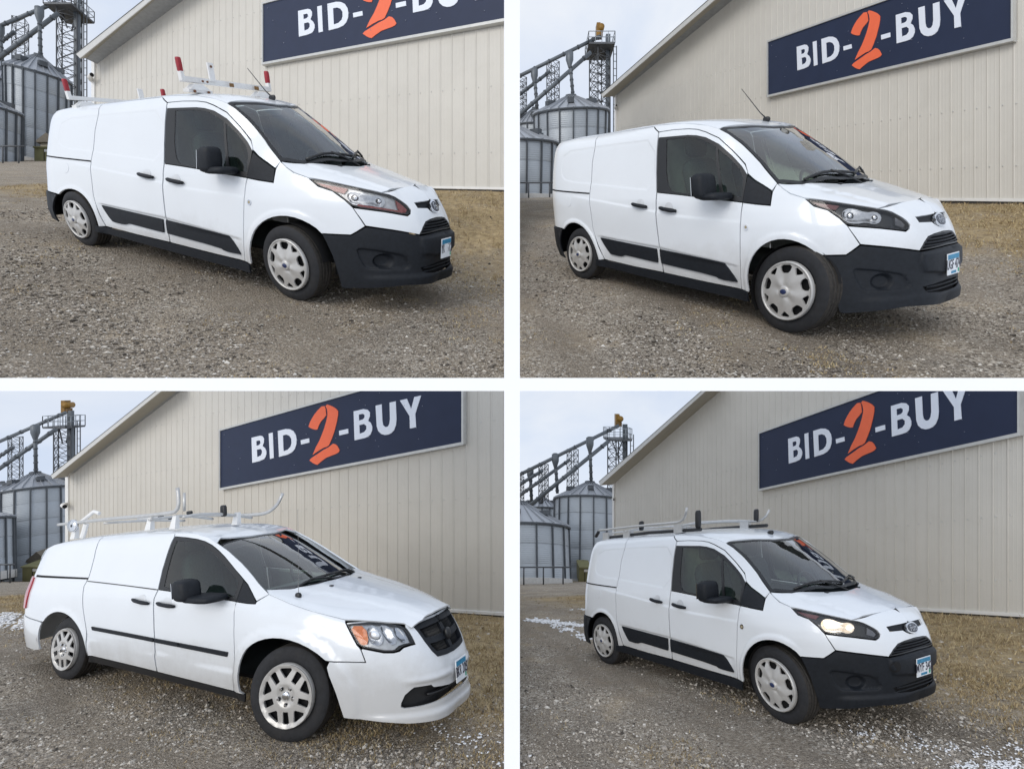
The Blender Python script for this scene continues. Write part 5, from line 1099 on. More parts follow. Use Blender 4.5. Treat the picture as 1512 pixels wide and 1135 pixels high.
    m = MB(); m.add([wp3(k, aF, mf*aF+bf, OVER-.03), wp3(k, aJ-.0, mj*aJ+bj, -.02), wp3(k, aS-.01, mt_*aS+bt_, -6), wp3(k, aS, mt_*aS+bt_+.0, OVER-.03)], [(0, 1, 2, 3)]); part('eave_return', m, FASCIA)
    m = MB(); m.add([wp3(k, aS, mt_*aS+bt_+.012, OVER+.02), wp3(k, aE, lim(mt_*aE+bt_+.012), OVER+.02), wp3(k, aE, lim(mt_*aE+bt_+.012), -6), wp3(k, aS, mt_*aS+bt_+.012, -6)], [(0, 1, 2, 3)]); part('roof', m, ROOFM)
    m = MB(); m.add([wp3(k, a0, bot(a0)-.5, -.02), wp3(k, a0, top(a0), -.02), wp3(k, a0, top(a0), -6), wp3(k, a0, bot(a0)-.5, -6)], [(0, 1, 2, 3)]); part('side_wall', m, SIDING)
    # small security camera under the eave
    ac = a0+.10; zc = top(a0)-(1.0 if d['left'] else .62); cs = 1.4 if d['left'] else .75
    cr = empty('security_camera', 'small white security camera on the building corner behind '+d['who'], 'camera', loc=Vector(wp3(k, ac, zc, .05)))
    b1 = MB().box((0, 0, 0), (.09*cs, .12*cs, .09*cs)); mesh_obj('mount', b1.v, b1.f, TRIM, cr, False)
    nv = np.array([-d['n'][0], -d['n'][1], 0]); tv = np.array([d['t'][0], d['t'][1], 0])
    b2 = MB().tube([nv*.05*cs, nv*.12*cs+tv*.10*cs, nv*.15*cs+tv*.30*cs], .055*cs, 10); mesh_obj('housing', b2.v, b2.f, TRIM, cr, True)
    b3 = MB().tube([nv*.15*cs+tv*.301*cs, nv*.152*cs+tv*.33*cs], .05*cs, 10); mesh_obj('lens', b3.v, b3.f, DARK, cr, True)
    # ---- sign
    sl, lx, tl, bl = d['sign']
    aB, zB = hit(k, *bl); aT, zT = hit(k, *tl); aL = hit(k, lx, 0)[0]; z0 = zB-sl*(aB-aL); H = (zT-sl*(aT-aL))-z0; L = d['L']
    SO = .10; aR = aL+L
    xmax = a1-.02 if d['left'] else 1e9
    sp = lambda u, v: (aL+u*L, z0+sl*u*L+v*H)
    clipf = [lambda p: xmax-p[0]]+([] if d['up'] else [lambda p: -.03-p[1]])
    def clipped(poly):
        for f in clipf: poly = clip_poly(poly, f) if poly else poly
        return poly
    sg = empty('wall_sign', SIGN_LABEL[k], 'sign', loc=Vector(wp3(k, *sp(0, 0), .05))); sinv = np.array(sg.location)
    def spart(name, poly, o0, o1, mt, holes=(), par=sg):
        poly = clipped(poly)
        if len(poly) < 3: return None
        holes = [h for h in ([clipped(h) for h in holes]) if len(h) >= 3]
        # an opening that runs into the cut edge becomes a notch
        V, Fc, loops = tri_fill(poly, holes); v = [wp3(k, a, z, o1) for a, z in V]; f = [tuple(q) for q in Fc]
        for Lp in loops:
            b = len(v); n = len(Lp); v += [v[i] for i in Lp]+[wp3(k, V[i][0], V[i][1], o0) for i in Lp]; f += [(b+i, b+(i+1) % n, b+n+(i+1) % n, b+n+i) for i in range(n)]
        return mesh_obj(name, np.array(v)-sinv, f, mt, par, False)
    spart('sign_board', [sp(0, 0), sp(1, 0), sp(1, 1), sp(0, 1)], .03, SO, NAVY)
    bw = .016; bh = .038
    for nm, q in (('frame_edge', [(-bw*.35, -bh), (1+bw*.35, -bh), (1+bw*.35, 0), (-bw*.35, 0)]), ('frame_edge', [(-bw*.35, 1), (1+bw*.35, 1), (1+bw*.35, 1+bh*.8), (-bw*.35, 1+bh*.8)]), ('frame_edge', [(-bw*.35, 0), (0, 0), (0, 1), (-bw*.35, 1)]), ('frame_edge', [(1, 0), (1+bw*.35, 0), (1+bw*.35, 1), (1, 1)])):
        spart(nm, [sp(*p) for p in q], .02, SO+.03, SIGNF)
    for nm, (ol, hs_) in LET.items():
        lab = 'numeral' if nm.startswith('num') else 'letter' if not nm.startswith('hyphen') else 'hyphen'
        spart(lab, [sp(*p) for p in ol], SO, SO+.012, SIGNO if lab == 'numeral' else SIGNW, [[sp(*p) for p in h] for h in hs_])
    rs = np.random.default_rng(3); m = MB()
    for i in range(30):
        a, z = sp(rs.uniform(.02, .98), rs.uniform(.06, .94))
        if all(f((a, z)) > .05 for f in clipf): m.box(wp3(k, a, z, SO+.004), (.013*L/6, .013*L/6, .013*L/6))
    rv = mesh_obj('fixing_screws', np.array(m.v)-sinv, m.f, mat('sign_screw', (.16, .18, .24), .5), sg, False); rv['kind'] = 'stuff'

# ------------------------------------------------------------------ grain elevator behind each yard
GALV = mat('galvanised_steel', (.36, .39, .42), .5, metal=.35, var=.10, scale=.35, dirt=.2, dirtcol=(.20, .21, .22))
GALVD = mat('galvanised_dark', (.085, .095, .107), .6, metal=.3, var=.2, scale=1.5)
GROOF = mat('bin_roof_steel', (.38, .40, .43), .42, metal=.4, var=.10, scale=.5)
STEEL = mat('tower_steel', (.095, .10, .108), .6, metal=.3, var=.2, scale=2)
PIPE = mat('spout_steel', (.12, .135, .15), .5, metal=.4, var=.15, scale=1)
YELLOW = mat('leg_head_yellow', (.24, .125, .015), .5, var=.25, scale=2)
OLIVE = mat('olive_box', (.20, .19, .09), .7, var=.12, scale=2)
SHEDW = mat('shed_wall', (.42, .38, .30), .8, var=.1)
SHEDR = mat('shed_roof', (.16, .14, .11), .8, var=.15)
CONC = mat('concrete_ring', (.42, .41, .39), .85, var=.1)
def sheet_bump(m):
    nt = m.node_tree; b = nt.nodes['Principled BSDF']; tcx = nt.nodes.new('ShaderNodeTexCoord'); wv = nt.nodes.new('ShaderNodeTexWave'); wv.wave_type = 'BANDS'; wv.bands_direction = 'Z'; wv.inputs['Scale'].default_value = 2.2; wv.inputs['Distortion'].default_value = 0
    nt.links.new(tcx.outputs['Object'], wv.inputs['Vector']); bp = nt.nodes.new('ShaderNodeBump'); bp.inputs['Strength'].default_value = .35; bp.inputs['Distance'].default_value = .03; nt.links.new(wv.outputs['Fac'], bp.inputs['Height']); nt.links.new(bp.outputs['Normal'], b.inputs['Normal'])
sheet_bump(GALV)
def grain_bin(label, group, cx, apex, eave, base, rpx, Y, ribs=14, vents=6):
    c = at(cx, base, Y); R = rpx/F*Y
    # it stands square to the slope that faces the yard, so its axis leans in the plane of the sightline
    hd_ = np.array([c[0], c[1], 0]); D_ = np.linalg.norm(hd_); hd_ /= D_; cm = at(cx, (eave+base)/2, Y)
    tl = math.atan2(cm[2], D_)-math.radians(4.); ax = np.array([0, 0, 1])*math.cos(tl)-hd_*math.sin(tl)
    def up_to(row): s_ = (567.5-row)/F; return (s_*c[1]-c[2])/(ax[2]-s_*ax[1])
    H = up_to(eave)+.5; A = up_to(apex)+.5
    qt = Vector((0, 0, 1)).rotation_difference(Vector(ax)); b0 = c-ax*.5
    r = empty('grain_bin', label, 'grain bin', mat4=Matrix.Translation(Vector(b0)) @ qt.to_matrix().to_4x4(), group=group)
    n = 56
    nr = max(3, int(H/1.35))
    for i in range(nr):                    # one ring of curved wall sheets after another, each lapping over the next
        z0, z1 = H*i/nr, H*(i+1)/nr; s_ = .012*(i % 2)
        m = MB().lathe([(R-s_, z0), (R-s_, z1-.02), (R-s_-.02, z1)], n=n); mesh_obj('wall_ring', m.v, m.f, GALV, r, True)
    for i in range(18):
        a = 2*math.pi*(i+.35)/18; m = MB().box((0, 0, H/2), (.14, .10, H), None); o = mesh_obj('stiffener', m.v, m.f, GALVD, r, False); o.location = ((R+.04)*math.cos(a), (R+.04)*math.sin(a), 0); o.rotation_euler.z = a
    capR = R*.20
    for i in range(ribs*2):
        a0, a1 = 2*math.pi*i/(ribs*2), 2*math.pi*(i+1)/(ribs*2); am = (a0+a1)/2; zt = A-.45*(A-H)*.18
        def P(rr, a, z): return (rr*math.cos(a), rr*math.sin(a), z)
        Ro = R*1.035; ri = capR*.8
        v = [P(Ro, a0, H-.05), P(Ro, a0+.25*(a1-a0), H-.05+.0), P(Ro, a1, H-.05), P(ri, a1, zt), P(ri, a0+.25*(a1-a0), zt), P(ri, a0, zt), P(Ro, a0, H+.10), P(ri, a0, zt+.10), P(Ro, a0+.07*(a1-a0), H+.10), P(ri, a0+.1*(a1-a0), zt+.10), P(Ro, a0+.1*(a1-a0), H-.05), P(ri, a0+.14*(a1-a0), zt)]
        mesh_obj('roof_panel', v, [(10, 2, 3, 11), (0, 6, 7, 5), (6, 8, 9, 7), (8, 10, 11, 9), (0, 10, 8, 6)], GROOF, r, False)
    m = MB().lathe([(R*1.03, H-.18), (R*1.05, H-.10), (R*1.04, H-.02)], n=n); mesh_obj('eave_ring', m.v, m.f, GALVD, r, True)
    zt = A-(A-H)*.10; m = MB().lathe([(capR, zt-.25), (capR*1.15, zt-.05), (capR*.75, zt+.15), (capR*.70, A+.1), (0, A+.15)], n=24); mesh_obj('roof_cap', m.v, m.f, GALVD, r, True)
    for i in range(vents):
        a = 2*math.pi*(i+.2)/vents-1.9; rr = R*.62; z = H+(A-H)*.42; m = MB().box((0, 0, .12), (.7, .55, .38)); o = mesh_obj('roof_vent', m.v, m.f, GALVD, r, False); o.location = (rr*math.cos(a), rr*math.sin(a), z); o.rotation_euler.z = a
    m = MB().lathe([(R*1.04, 0), (R*1.04, .62), (R*.98, .64)], n=n); mesh_obj('concrete_ring', m.v, m.f, CONC, r, True)
    return r, c, R
def lattice(name, label, cat, x0, x1, py0, py1, Y, group=None, bays=9, legr=.06, lean=0., cap=None):
    """square lattice mast standing between pixel columns x0..x1"""
    pb = at((x0+x1)/2, py1, Y); pt_ = at((x0+x1)/2+lean, py0, Y); wd = (x1-x0)/F*Y/1.25; H = pt_[2]-pb[2]
    r = empty(name, label, cat, loc=pb, group=group); ang = .45; ca, sa = math.cos(ang), math.sin(ang)
    cs = [((ca*a-sa*b)*wd/2, (sa*a+ca*b)*wd/2) for a, b in ((-1, -1), (1, -1), (1, 1), (-1, 1))]; lx = pt_[0]-pb[0]
    C = lambda i, f: np.array((cs[i % 4][0]+lx*f, cs[i % 4][1], H*f))
    for i in range(4): m = MB().tube([C(i, 0), C(i, 1)], legr, 5); mesh_obj('mast_leg', m.v, m.f, STEEL, r)
    for j in range(bays):
        m = MB()
        for i in range(4):
            m.tube([C(i, j/bays), C(i+1, (j+1)/bays)], legr*.5, 4); m.tube([C(i+1, j/bays), C(i, (j+1)/bays)], legr*.5, 4); m.tube([C(i, (j+1)/bays), C(i+1, (j+1)/bays)], legr*.6, 4)
        mesh_obj('cross_bracing', m.v, m.f, STEEL, r)
    return r, pb, H, wd, C
def spout(label, p, q, Y, rp, Y2=None, group=None, drop=None):
    a = at(*p, Y); b = at(*q, Y2 or Y); m = MB().tube([(0, 0, 0), b-a], rp/F*Y, 10)
    o = empty('grain_spout', label, 'spout', loc=a, group=group); mesh_obj('pipe', m.v, m.f, PIPE, o)
    L = np.linalg.norm(b-a)
    for f in np.arange(.12, .95, .16):
        c = (b-a)*f; d = (b-a)/L; k = MB().tube([c-d*.06, c+d*.06], rp/F*Y*1.25, 10); mesh_obj('flange', k.v, k.f, GALVD, o)
    return o
EL = {
 'A': dict(main=(57, 82, 110, 238, 36), small=(-21, 142, 156, 238, 39, 40), back=(6, 102, 122, 236, 40), tower=(88, 117, -40, 236), plat=20, head=None, slope=[((-20, 47), (85, 3)), ((-20, 100), (86, 20))], slope2=[((-12, 72), (22, 47))], drop=[((58, 18), (60, 84)), ((0, 44), (4, 104))], masts=[(21, 39, 30, 118)], shed=(58, 85, 198, 236), box=(51, 80, 216, 238), rail=(-10, 37, 216, 238)),
 'B': dict(main=(843, 142, 167, 292, 52), small=(757, 186, 212, 290, 64, 40), back=(790, 160, 184, 290, 30), tower=(872, 899, 76, 290), plat=76, head=(880, 891, 37, 56), slope=[((752, 120), (886, 54)), ((752, 183), (872, 78))], slope2=[((752, 151), (812, 106))], drop=[((841, 84), (846, 141)), ((789, 108), (793, 160)), ], masts=[(808, 825, 93, 165), (762, 777, 116, 175)], shed=None, box=None, rail=(762, 824, 270, 292)),
 'C': dict(main=(52, 698, 725, 858, 50), small=(-48, 750, 772, 856, 51, 40), back=(2, 712, 735, 856, 30), tower=(83, 107, 632, 857), plat=630, head=(94, 105, 591, 609), slope=[((-20, 660), (97, 609)), ((-20, 705), (82, 634))], slope2=[((-20, 686), (20, 660))], drop=[((52, 634), (53, 698))], masts=[(15, 31, 645, 722)], shed=(43, 72, 813, 850), box=(33, 63, 834, 858), rail=(-10, 21, 833, 857)),
 'D': dict(main=(871, 712, 738, 858, 55), small=(768, 742, 779, 857, 74, 40), back=(800, 734, 752, 857, 34), tower=(899, 924, 650, 857), plat=648, head=(908, 919, 611, 629), slope=[((752, 708), (914, 628)), ((780, 748), (899, 651))], slope2=[((752, 742), (842, 678)), ((752, 724), (802, 694))], drop=[((871, 652), (873, 711)), ((820, 676), (823, 728)), ((783, 697), (785, 742))], masts=[(838, 853, 663, 728), (796, 809, 685, 740), (760, 773, 703, 740)], shed=(862, 875, 818, 850), box=(855, 872, 835, 858), rail=(756, 843, 837, 858))}
BIN_LABEL = {'A': 'beyond the van with red-tipped roof bars', 'B': 'beyond the bare-roofed van', 'C': 'beyond the minivan', 'D': 'beyond the van with lit headlights'}
for k, e in EL.items():
    wh = BIN_LABEL[k]; cx, ap, ev, bs, rp = e['main']
    grain_bin('tall grain bin with conical roof under the spout, '+wh, 'grain bins', cx, ap, ev, bs, rp, 46)
    cx, ap, ev, bs, rp, Y = e['small']; grain_bin('low wide grain bin before the taller bin, '+wh, 'grain bins', cx, ap, ev, bs, rp, Y)
    cx, ap, ev, bs, rp = e['back']; grain_bin('distant bin half hidden by the tall one, '+wh, 'grain bins', cx, ap, ev, bs, rp, 54)
    x0, x1, py0, py1 = e['tower']; r, pb, H, wd, C = lattice('elevator_tower', 'lattice elevator tower with platform '+wh, 'tower', x0, x1, py0, py1, 50, None, 16, .06)
    zp = at(0, e['plat'], 50)[2]-pb[2]; pw_ = wd*1.75
    m = MB().box((0, 0, zp), (pw_, pw_, .18)); mesh_obj('platform', m.v, m.f, STEEL, r, False)
    m = MB()
    for a in (-1, 1):
        for h in (.55, 1.1): m.tube([(-pw_/2, a*pw_/2, zp+h), (pw_/2, a*pw_/2, zp+h)], .035, 4); m.tube([(a*pw_/2, -pw_/2, zp+h), (a*pw_/2, pw_/2, zp+h)], .035, 4)
        for b in np.linspace(-1, 1, 5): m.tube([(b*pw_/2, a*pw_/2, zp), (b*pw_/2, a*pw_/2, zp+1.1)], .035, 4); m.tube([(a*pw_/2, b*pw_/2, zp), (a*pw_/2, b*pw_/2, zp+1.1)], .035, 4)
    mesh_obj('railing', m.v, m.f, GALV, r)
    m = MB(); 
    for b in (-.8, .8): m.tube([(b*wd/2, 0, zp-.1), (0, b*wd*.2, zp-1.6)], .06, 4)
    mesh_obj('platform_bracket', m.v, m.f, STEEL, r)
    zl = zp+3.2 if not e['head'] else at(0, e['head'][3]-3, 50)[2]-pb[2]; px_ = wd*.55
    m = MB().box((px_, -.1, (zl)/2), (.42, .34, zl)); mesh_obj('leg_casing', m.v, m.f, PIPE, r, False)
    m = MB().tube([(px_+.55, 0, 0), (px_+.55, 0, zl-1)], .05, 5); m.tube([(px_+.85, 0, 0), (px_+.85, 0, zl-1)], .05, 5)
    for z in np.arange(.5, zl-1, .7): m.tube([(px_+.55, 0, z), (px_+.85, 0, z)], .03, 4)
    mesh_obj('ladder', m.v, m.f, STEEL, r)
    if e['head']:
        hx0, hx1, hy0, hy1 = e['head']; c0 = at(hx0, hy1, 50)-pb; c1 = at(hx1, hy0, 50)-pb; w0 = c1[0]-c0[0]; hh = c1[2]-c0[2]
        m = MB().box((c0[0]+w0*.28, 0, c0[2]+hh*.5), (w0*.5, .7, hh)); mesh_obj('head_box', m.v, m.f, YELLOW, r, False)
        m = MB().tube([(c0[0]+w0*.62, -.5, c0[2]+hh*.62), (c0[0]+w0*.62, .5, c0[2]+hh*.62)], hh*.24, 14); mesh_obj('drive_motor', m.v, m.f, YELLOW, r)
        m = MB().box((c0[0]+w0*.6, 0, c0[2]+hh*.18), (w0*.5, .6, hh*.36)); mesh_obj('gear_box', m.v, m.f, mat('rusty_gear_box', (.16, .09, .03), .7), r, False)
    for i, (p, q) in enumerate(e['slope']): spout(('long upper catwalk pipe from the tower, ' if i == 0 else 'thick spout sloping from the platform, ')+wh, p, q, 49 if i == 0 else 47.5, 2.6 if i == 0 else 3.0)
    for i, (p, q) in enumerate(e['slope2']): spout(('short sloping spout between two masts ' if i == 0 else 'lower short spout left of the first ')+wh, p, q, 50.5, 2.5)
    for i, (p, q) in enumerate(e['drop']):
        o = spout(['vertical spout onto the tall bin ', 'vertical spout left of the main drop ', 'leftmost vertical spout '][i]+wh, p, q, 46+3*i if i else 46, 2.3)
        a = at(p[0], p[1], 46+3*i); m = MB().lathe([(.12, -1.0), (.34, -.3), (.34, .35), (.2, .45)], n=10); mesh_obj('hopper', m.v, m.f, PIPE, o)
    for i, (x0, x1, y0, y1) in enumerate(e['masts']): lattice('support_mast', ['lattice mast nearest the tower ', 'second lattice mast from the tower ', 'third lattice mast from the tower '][i]+wh, 'mast', x0, x1, y0, y1, 52, 'lattice masts under the catwalk pipe', 7, .042)
    if e['shed']:
        x0, x1, y0, y1 = e['shed']; a = at(x0, y1, 44); b = at(x1, y0, 44); w_ = b[0]-a[0]; h_ = b[2]-a[2]; gz_ = float(gz(k, (a[0]+b[0])/2, 44)[0])
        r = empty('shed', 'small tan gabled shed by the bins '+wh, 'shed', loc=(a[0]+w_/2, 44, min(gz_, a[2])-.1)); hh = b[2]-r.location.z
        m = MB().box((0, 1, hh*.36), (w_*.86, 2, hh*.72)); mesh_obj('wall', m.v, m.f, SHEDW, r, False)
        m = MB().prism([(-w_*.55, -.25, hh*.66), (w_*.55, -.25, hh*.66), (w_*.5, -.25, hh*.74), (0, -.25, hh), (-w_*.5, -.25, hh*.74)], (0, 2.5, 0)); mesh_obj('roof', m.v, m.f, SHEDR, r, False)
        m = MB().box((-w_*.18, -.03, hh*.28), (w_*.22, .05, hh*.5)); mesh_obj('door', m.v, m.f, mat('shed_door', (.12, .06, .04), .7), r, False)
        m = MB().box((w_*.2, -.03, hh*.48), (w_*.24, .05, hh*.2)); mesh_obj('window', m.v, m.f, TRIM, r, False)
    if e['box']:
        x0, x1, y0, y1 = e['box']; a = at(x0, y1, 42); b = at(x1, y0, 42); w_ = b[0]-a[0]; h_ = b[2]-a[2]
        r = empty('transformer_box', 'olive utility box beside the bins '+wh, 'utility box', loc=(a[0]+w_/2, 42, a[2]-.15))
        m = MB().box((0, .8, h_/2), (w_, 1.6, h_)); mesh_obj('cabinet', m.v, m.f, OLIVE, r, False); m = MB().box((0, .75, h_+.03), (w_*1.04, 1.75, .1)); mesh_obj('lid', m.v, m.f, OLIVE, r, False)
        m = MB().box((0, -.015, h_*.5), (.05, .02, h_*.9)); mesh_obj('door_seam', m.v, m.f, DARK, r, False); m = MB().box((w_*.12, -.02, h_*.82), (.35, .03, .2)); mesh_obj('warning_label', m.v, m.f, TRIM, r, False)
    x0, x1, y0, y1 = e['rail']; Yr = e['small'][5]-e['small'][4]/F*e['small'][5]-1.2; a = at(x0, y0, Yr); b = at(x1, y0, Yr)
    r = empty('pipe_fence', 'dark pipe fence before the low bin '+wh, 'fence', loc=(a[0], Yr, a[2]))
    m = MB().tube([(0, 0, 0), b-a], .055, 6); mesh_obj('top_rail', m.v, m.f, STEEL, r)
    npst = max(2, int((b[0]-a[0])/1.7)+1)
    for i in range(npst): xx = (b[0]-a[0])*(i+.6)/npst; zg = float(gz(k, a[0]+xx, Yr)[0]); m = MB().tube([(xx, 0, 0), (xx, 0, zg-a[2]-.1)], .05, 6); mesh_obj('post', m.v, m.f, STEEL, r)

# ------------------------------------------------------------------ the vans
STEER = {}
for k, deg in (('B', -8), ('C', 11), ('D', -5)):       # front wheels left turned a little, + towards the camera
    R_, T_ = pose_frame(k); c_ = R_.T @ (-T_); v_ = c_-np.array((0, -.9, .3)); STEER[k] = deg*(1 if v_[0] > 0 else -1)
VA = cargo_van('white cargo van with white roof bars tipped in red and an orange-marked clear headlight', POSES['A'][:6], POSES['A'][6:], 'YKF 512', 'clear', 'white cargo vans', FRONT['A'])
roof_antenna(VA, cv_roof, -.80, -.30, .30); rack_red(VA)
VB = cargo_van('white cargo van with a bare roof, thin black antenna and dark unlit headlight', POSES['B'][:6], POSES['B'][6:], 'UGF 474', 'dark', 'white cargo vans', FRONT['B'], STEER['B'])
roof_antenna(VB, cv_roof, -.80, -.30, .33)
VD = cargo_van('white cargo van with glowing headlight and grey roof rack on black uprights', POSES['D'][:6], POSES['D'][6:], 'MYF 342', 'lit', 'white cargo vans', FRONT['D'], STEER['D'])
roof_antenna(VD, cv_roof, -.80, -.02, .03)
for sd in (1,): VD.patch('tow_cover', cv_wall, [(.455+.05*math.cos(t), .515+.045*math.sin(t)) for t in np.linspace(0, 2*math.pi, 20)[:-1]], DARK, off=.012, gap=0)
hook = [(-1.78, .62, 1.905), (-1.66, .62, 1.93), (-1.60, .62, 2.02), (-1.585, .62, 2.07)]
rd = rack_grip(VD, [(-3.66, .62, 1.930), (-2.8, .62, 1.925), (-2.0, .62, 1.910)]+hook, [(-3.66, -.62, 1.93), (-2.4, -.62, 1.91), (-1.52, -.62, 1.862), (-1.40, -.62, 1.90), (-1.33, -.62, 1.985)],
          [[(-1.62, .66, 1.86), (-1.60, .40, 1.885), (-1.57, 0, 1.885), (-1.55, -.40, 1.870), (-1.53, -.64, 1.845)], [(-2.9, .66, 1.87), (-2.9, .3, 1.90), (-2.9, -.3, 1.90), (-2.9, -.66, 1.87)], [(-3.5, .62, 1.87), (-3.5, 0, 1.89), (-3.5, -.62, 1.87)]], .016, ALU, ALU,
          [(-1.40, .60, 1.80, 2.02), (-1.55, -.60, 1.84, 2.02), (-2.80, .45, 1.86, 2.00)])
for x in (-1.75, -2.9, -3.45):
    for sd in (1, -1): VD.solid('mount_foot', MB().box((x, sd*.60, 1.825), (.16, .07, .11)), ALU, rd)
VD.solid('track', MB().tube([(-1.35, .60, 1.79), (-2.4, .61, 1.815), (-3.5, .60, 1.80)], .022, 6), PLASTIC2, rd); VD.solid('track', MB().tube([(-1.35, -.60, 1.79), (-2.4, -.61, 1.815), (-3.5, -.60, 1.80)], .022, 6), PLASTIC2, rd)
VD.solid('rear_roller', MB().tube([(-3.68, .62, 1.90), (-3.78, .60, 1.84)], .026, 8), PLASTIC2, rd)
VC = minivan('white minivan with silver ladder rack, amber-cornered headlight and black side mouldings', POSES['C'][:6], POSES['C'][6:], 'BKR 205', FRONT['C'], STEER['C'])
rc = rack_grip(VC, [(-3.62, .64, 1.947), (-2.65, .64, 1.922), (-1.78, .64, 1.898), (-1.575, .64, 1.900), (-1.50, .64, 1.965), (-1.495, .64, 2.06), (-1.505, .64, 2.165)], [(-3.6, -.64, 1.93), (-2.4, -.64, 1.86), (-1.45, -.64, 1.791), (-1.345, -.64, 1.803), (-1.19, -.64, 1.88), (-1.09, -.64, 2.015)],
          [[(-1.35, .72, 1.835), (-1.33, .55, 1.848), (-1.32, .30, 1.838), (-1.31, .0, 1.80), (-1.30, -.27, 1.758)], [(-1.95, .66, 1.85), (-1.92, .3, 1.862), (-1.9, -.26, 1.79)], [(-2.75, .64, 1.88), (-2.6, .2, 1.86), (-2.5, -.4, 1.81)]], .021, ALU, ALU,
          [(-1.32, .18, 1.80, 1.93)])
for x, y, z in ((-1.62, .60, 1.785), (-1.32, -.02, 1.76), (-2.0, .61, 1.80), (-3.35, .60, 1.79)): VC.rigid('mount_foot', MB().hexa([(x+a, y+b, z-.07) for a, b in ((-.05, -.03), (.05, -.03), (.05, .03), (-.05, .03))]+[(x+a+.02, y+b, z+.08) for a, b in ((-.03, -.02), (.03, -.02), (.03, .02), (-.03, .02))]), RACKWHITE, (x, y, z), rc)
VC.solid('ladder_stop', MB().tube([(-1.44, .62, 1.90), (-1.43, .62, 2.10)], .016, 8), ALU, rc, smooth=True)
for x, y, z in ((-1.72, .30, 1.885), (-2.3, .2, 1.88), (-2.4, -.05, 1.86)): VC.solid('ladder_clamp', MB().add(*superbox((x, y, z), (.08, .045, .045), .6, 10, 7)), PLASTIC2, rc, smooth=True)
VC.solid('clamp_wheel', MB().lathe([(.02, -.02), (.085, -.02), (.085, .02), (.02, .02)], (-3.30, .66, 1.90), 18, 'y'), CHROME, rc, smooth=True)
VC.solid('crank_lever', MB().tube([(-3.25, .60, 1.93), (-3.05, .55, 2.06), (-2.95, .55, 2.02)], .024, 8), RACKWHITE, rc)
VC.solid('end_bracket', MB().tube([(-3.1, .62, 1.90), (-3.18, .62, 1.72)], .034, 8), RACKWHITE, rc)
bpy.context.view_layer.update()

# ------------------------------------------------------------------ loose stones, dry grass, snow
STONE = bpy.data.materials.new('loose_stone'); STONE.use_nodes = True
def island_colours(m, stops, rough):
    nt = m.node_tree; b = nt.nodes['Principled BSDF']; b.inputs['Roughness'].default_value = rough; b.inputs['Specular IOR Level'].default_value = .2; g = nt.nodes.new('ShaderNodeNewGeometry'); r = nt.nodes.new('ShaderNodeValToRGB'); e = r.color_ramp.elements
    while len(e) < len(stops): e.new(.5)
    for i, (p, c) in enumerate(stops): e[i].position = p; e[i].color = c+(1,)
    nt.links.new(g.outputs['Random Per Island'], r.inputs['Fac']); nt.links.new(r.outputs['Color'], b.inputs['Base Color'])
island_colours(STONE, [(0, (.08, .071, .06)), (.3, (.235, .206, .174)), (.6, (.41, .365, .312)), (.85, (.53, .485, .42)), (.96, (.61, .575, .515)), (1, (.72, .69, .64))], .85)
STRAW = bpy.data.materials.new('dry_grass'); STRAW.use_nodes = True
island_colours(STRAW, [(0, (.17, .125, .068)), (.35, (.35, .262, .145)), (.7, (.52, .405, .23)), (.92, (.64, .53, .33)), (1, (.26, .24, .11))], .8)
SNOW = mat('snow_white', (.84, .85, .87), .7, var=.02)
def bulk(name, V, Fc, m, smooth=False):
    me = bpy.data.meshes.new(name); nv, nf = len(V), len(Fc); k = Fc.shape[1]
    me.vertices.add(nv); me.vertices.foreach_set('co', np.asarray(V, np.float32).ravel()); me.loops.add(nf*k); me.loops.foreach_set('vertex_index', np.asarray(Fc, np.int32).ravel()); me.polygons.add(nf)
    me.polygons.foreach_set('loop_start', np.arange(0, nf*k, k, dtype=np.int32)); me.polygons.foreach_set('use_smooth', np.full(nf, smooth)); me.materials.append(m); me.update(calc_edges=True); me.validate()
    o = bpy.data.objects.new(name, me); COL.objects.link(o); return o
OCT = np.array([(1, 0, 0), (0, 1, 0), (-1, 0, 0), (0, -1, 0), (.15, -.1, 1), (-.1, .1, -1)], float); OCTF = np.array([(0, 1, 4), (1, 2, 4), (2, 3, 4), (3, 0, 4), (1, 0, 5), (2, 1, 5), (3, 2, 5), (0, 3, 5)])
def scatter(k, n, ymin, ymax, rng):
    d = LOT[k]; lo, hi = (-40, 753) if d['left'] else (759, 1560)
    f = rng.random(n); y = 1/(1/ymin+(1/ymax-1/ymin)*f)          # as many per picture row near as far
    px = rng.uniform(lo, hi, n); x = (px-756)/F*y; z = gz(k, x, y); py = 567.5-F*z/y
    ok = (py > -50) & (py < 1180) & (z > .012 if d['up'] else z < -.03) & (wall_dist(k, x, y) > .1)
    return x[ok], y[ok], z[ok]
STUFF = {'A': 'under the van with red-tipped roof bars', 'B': 'under the bare-roofed van', 'C': 'under the minivan', 'D': 'under the van with lit headlights'}
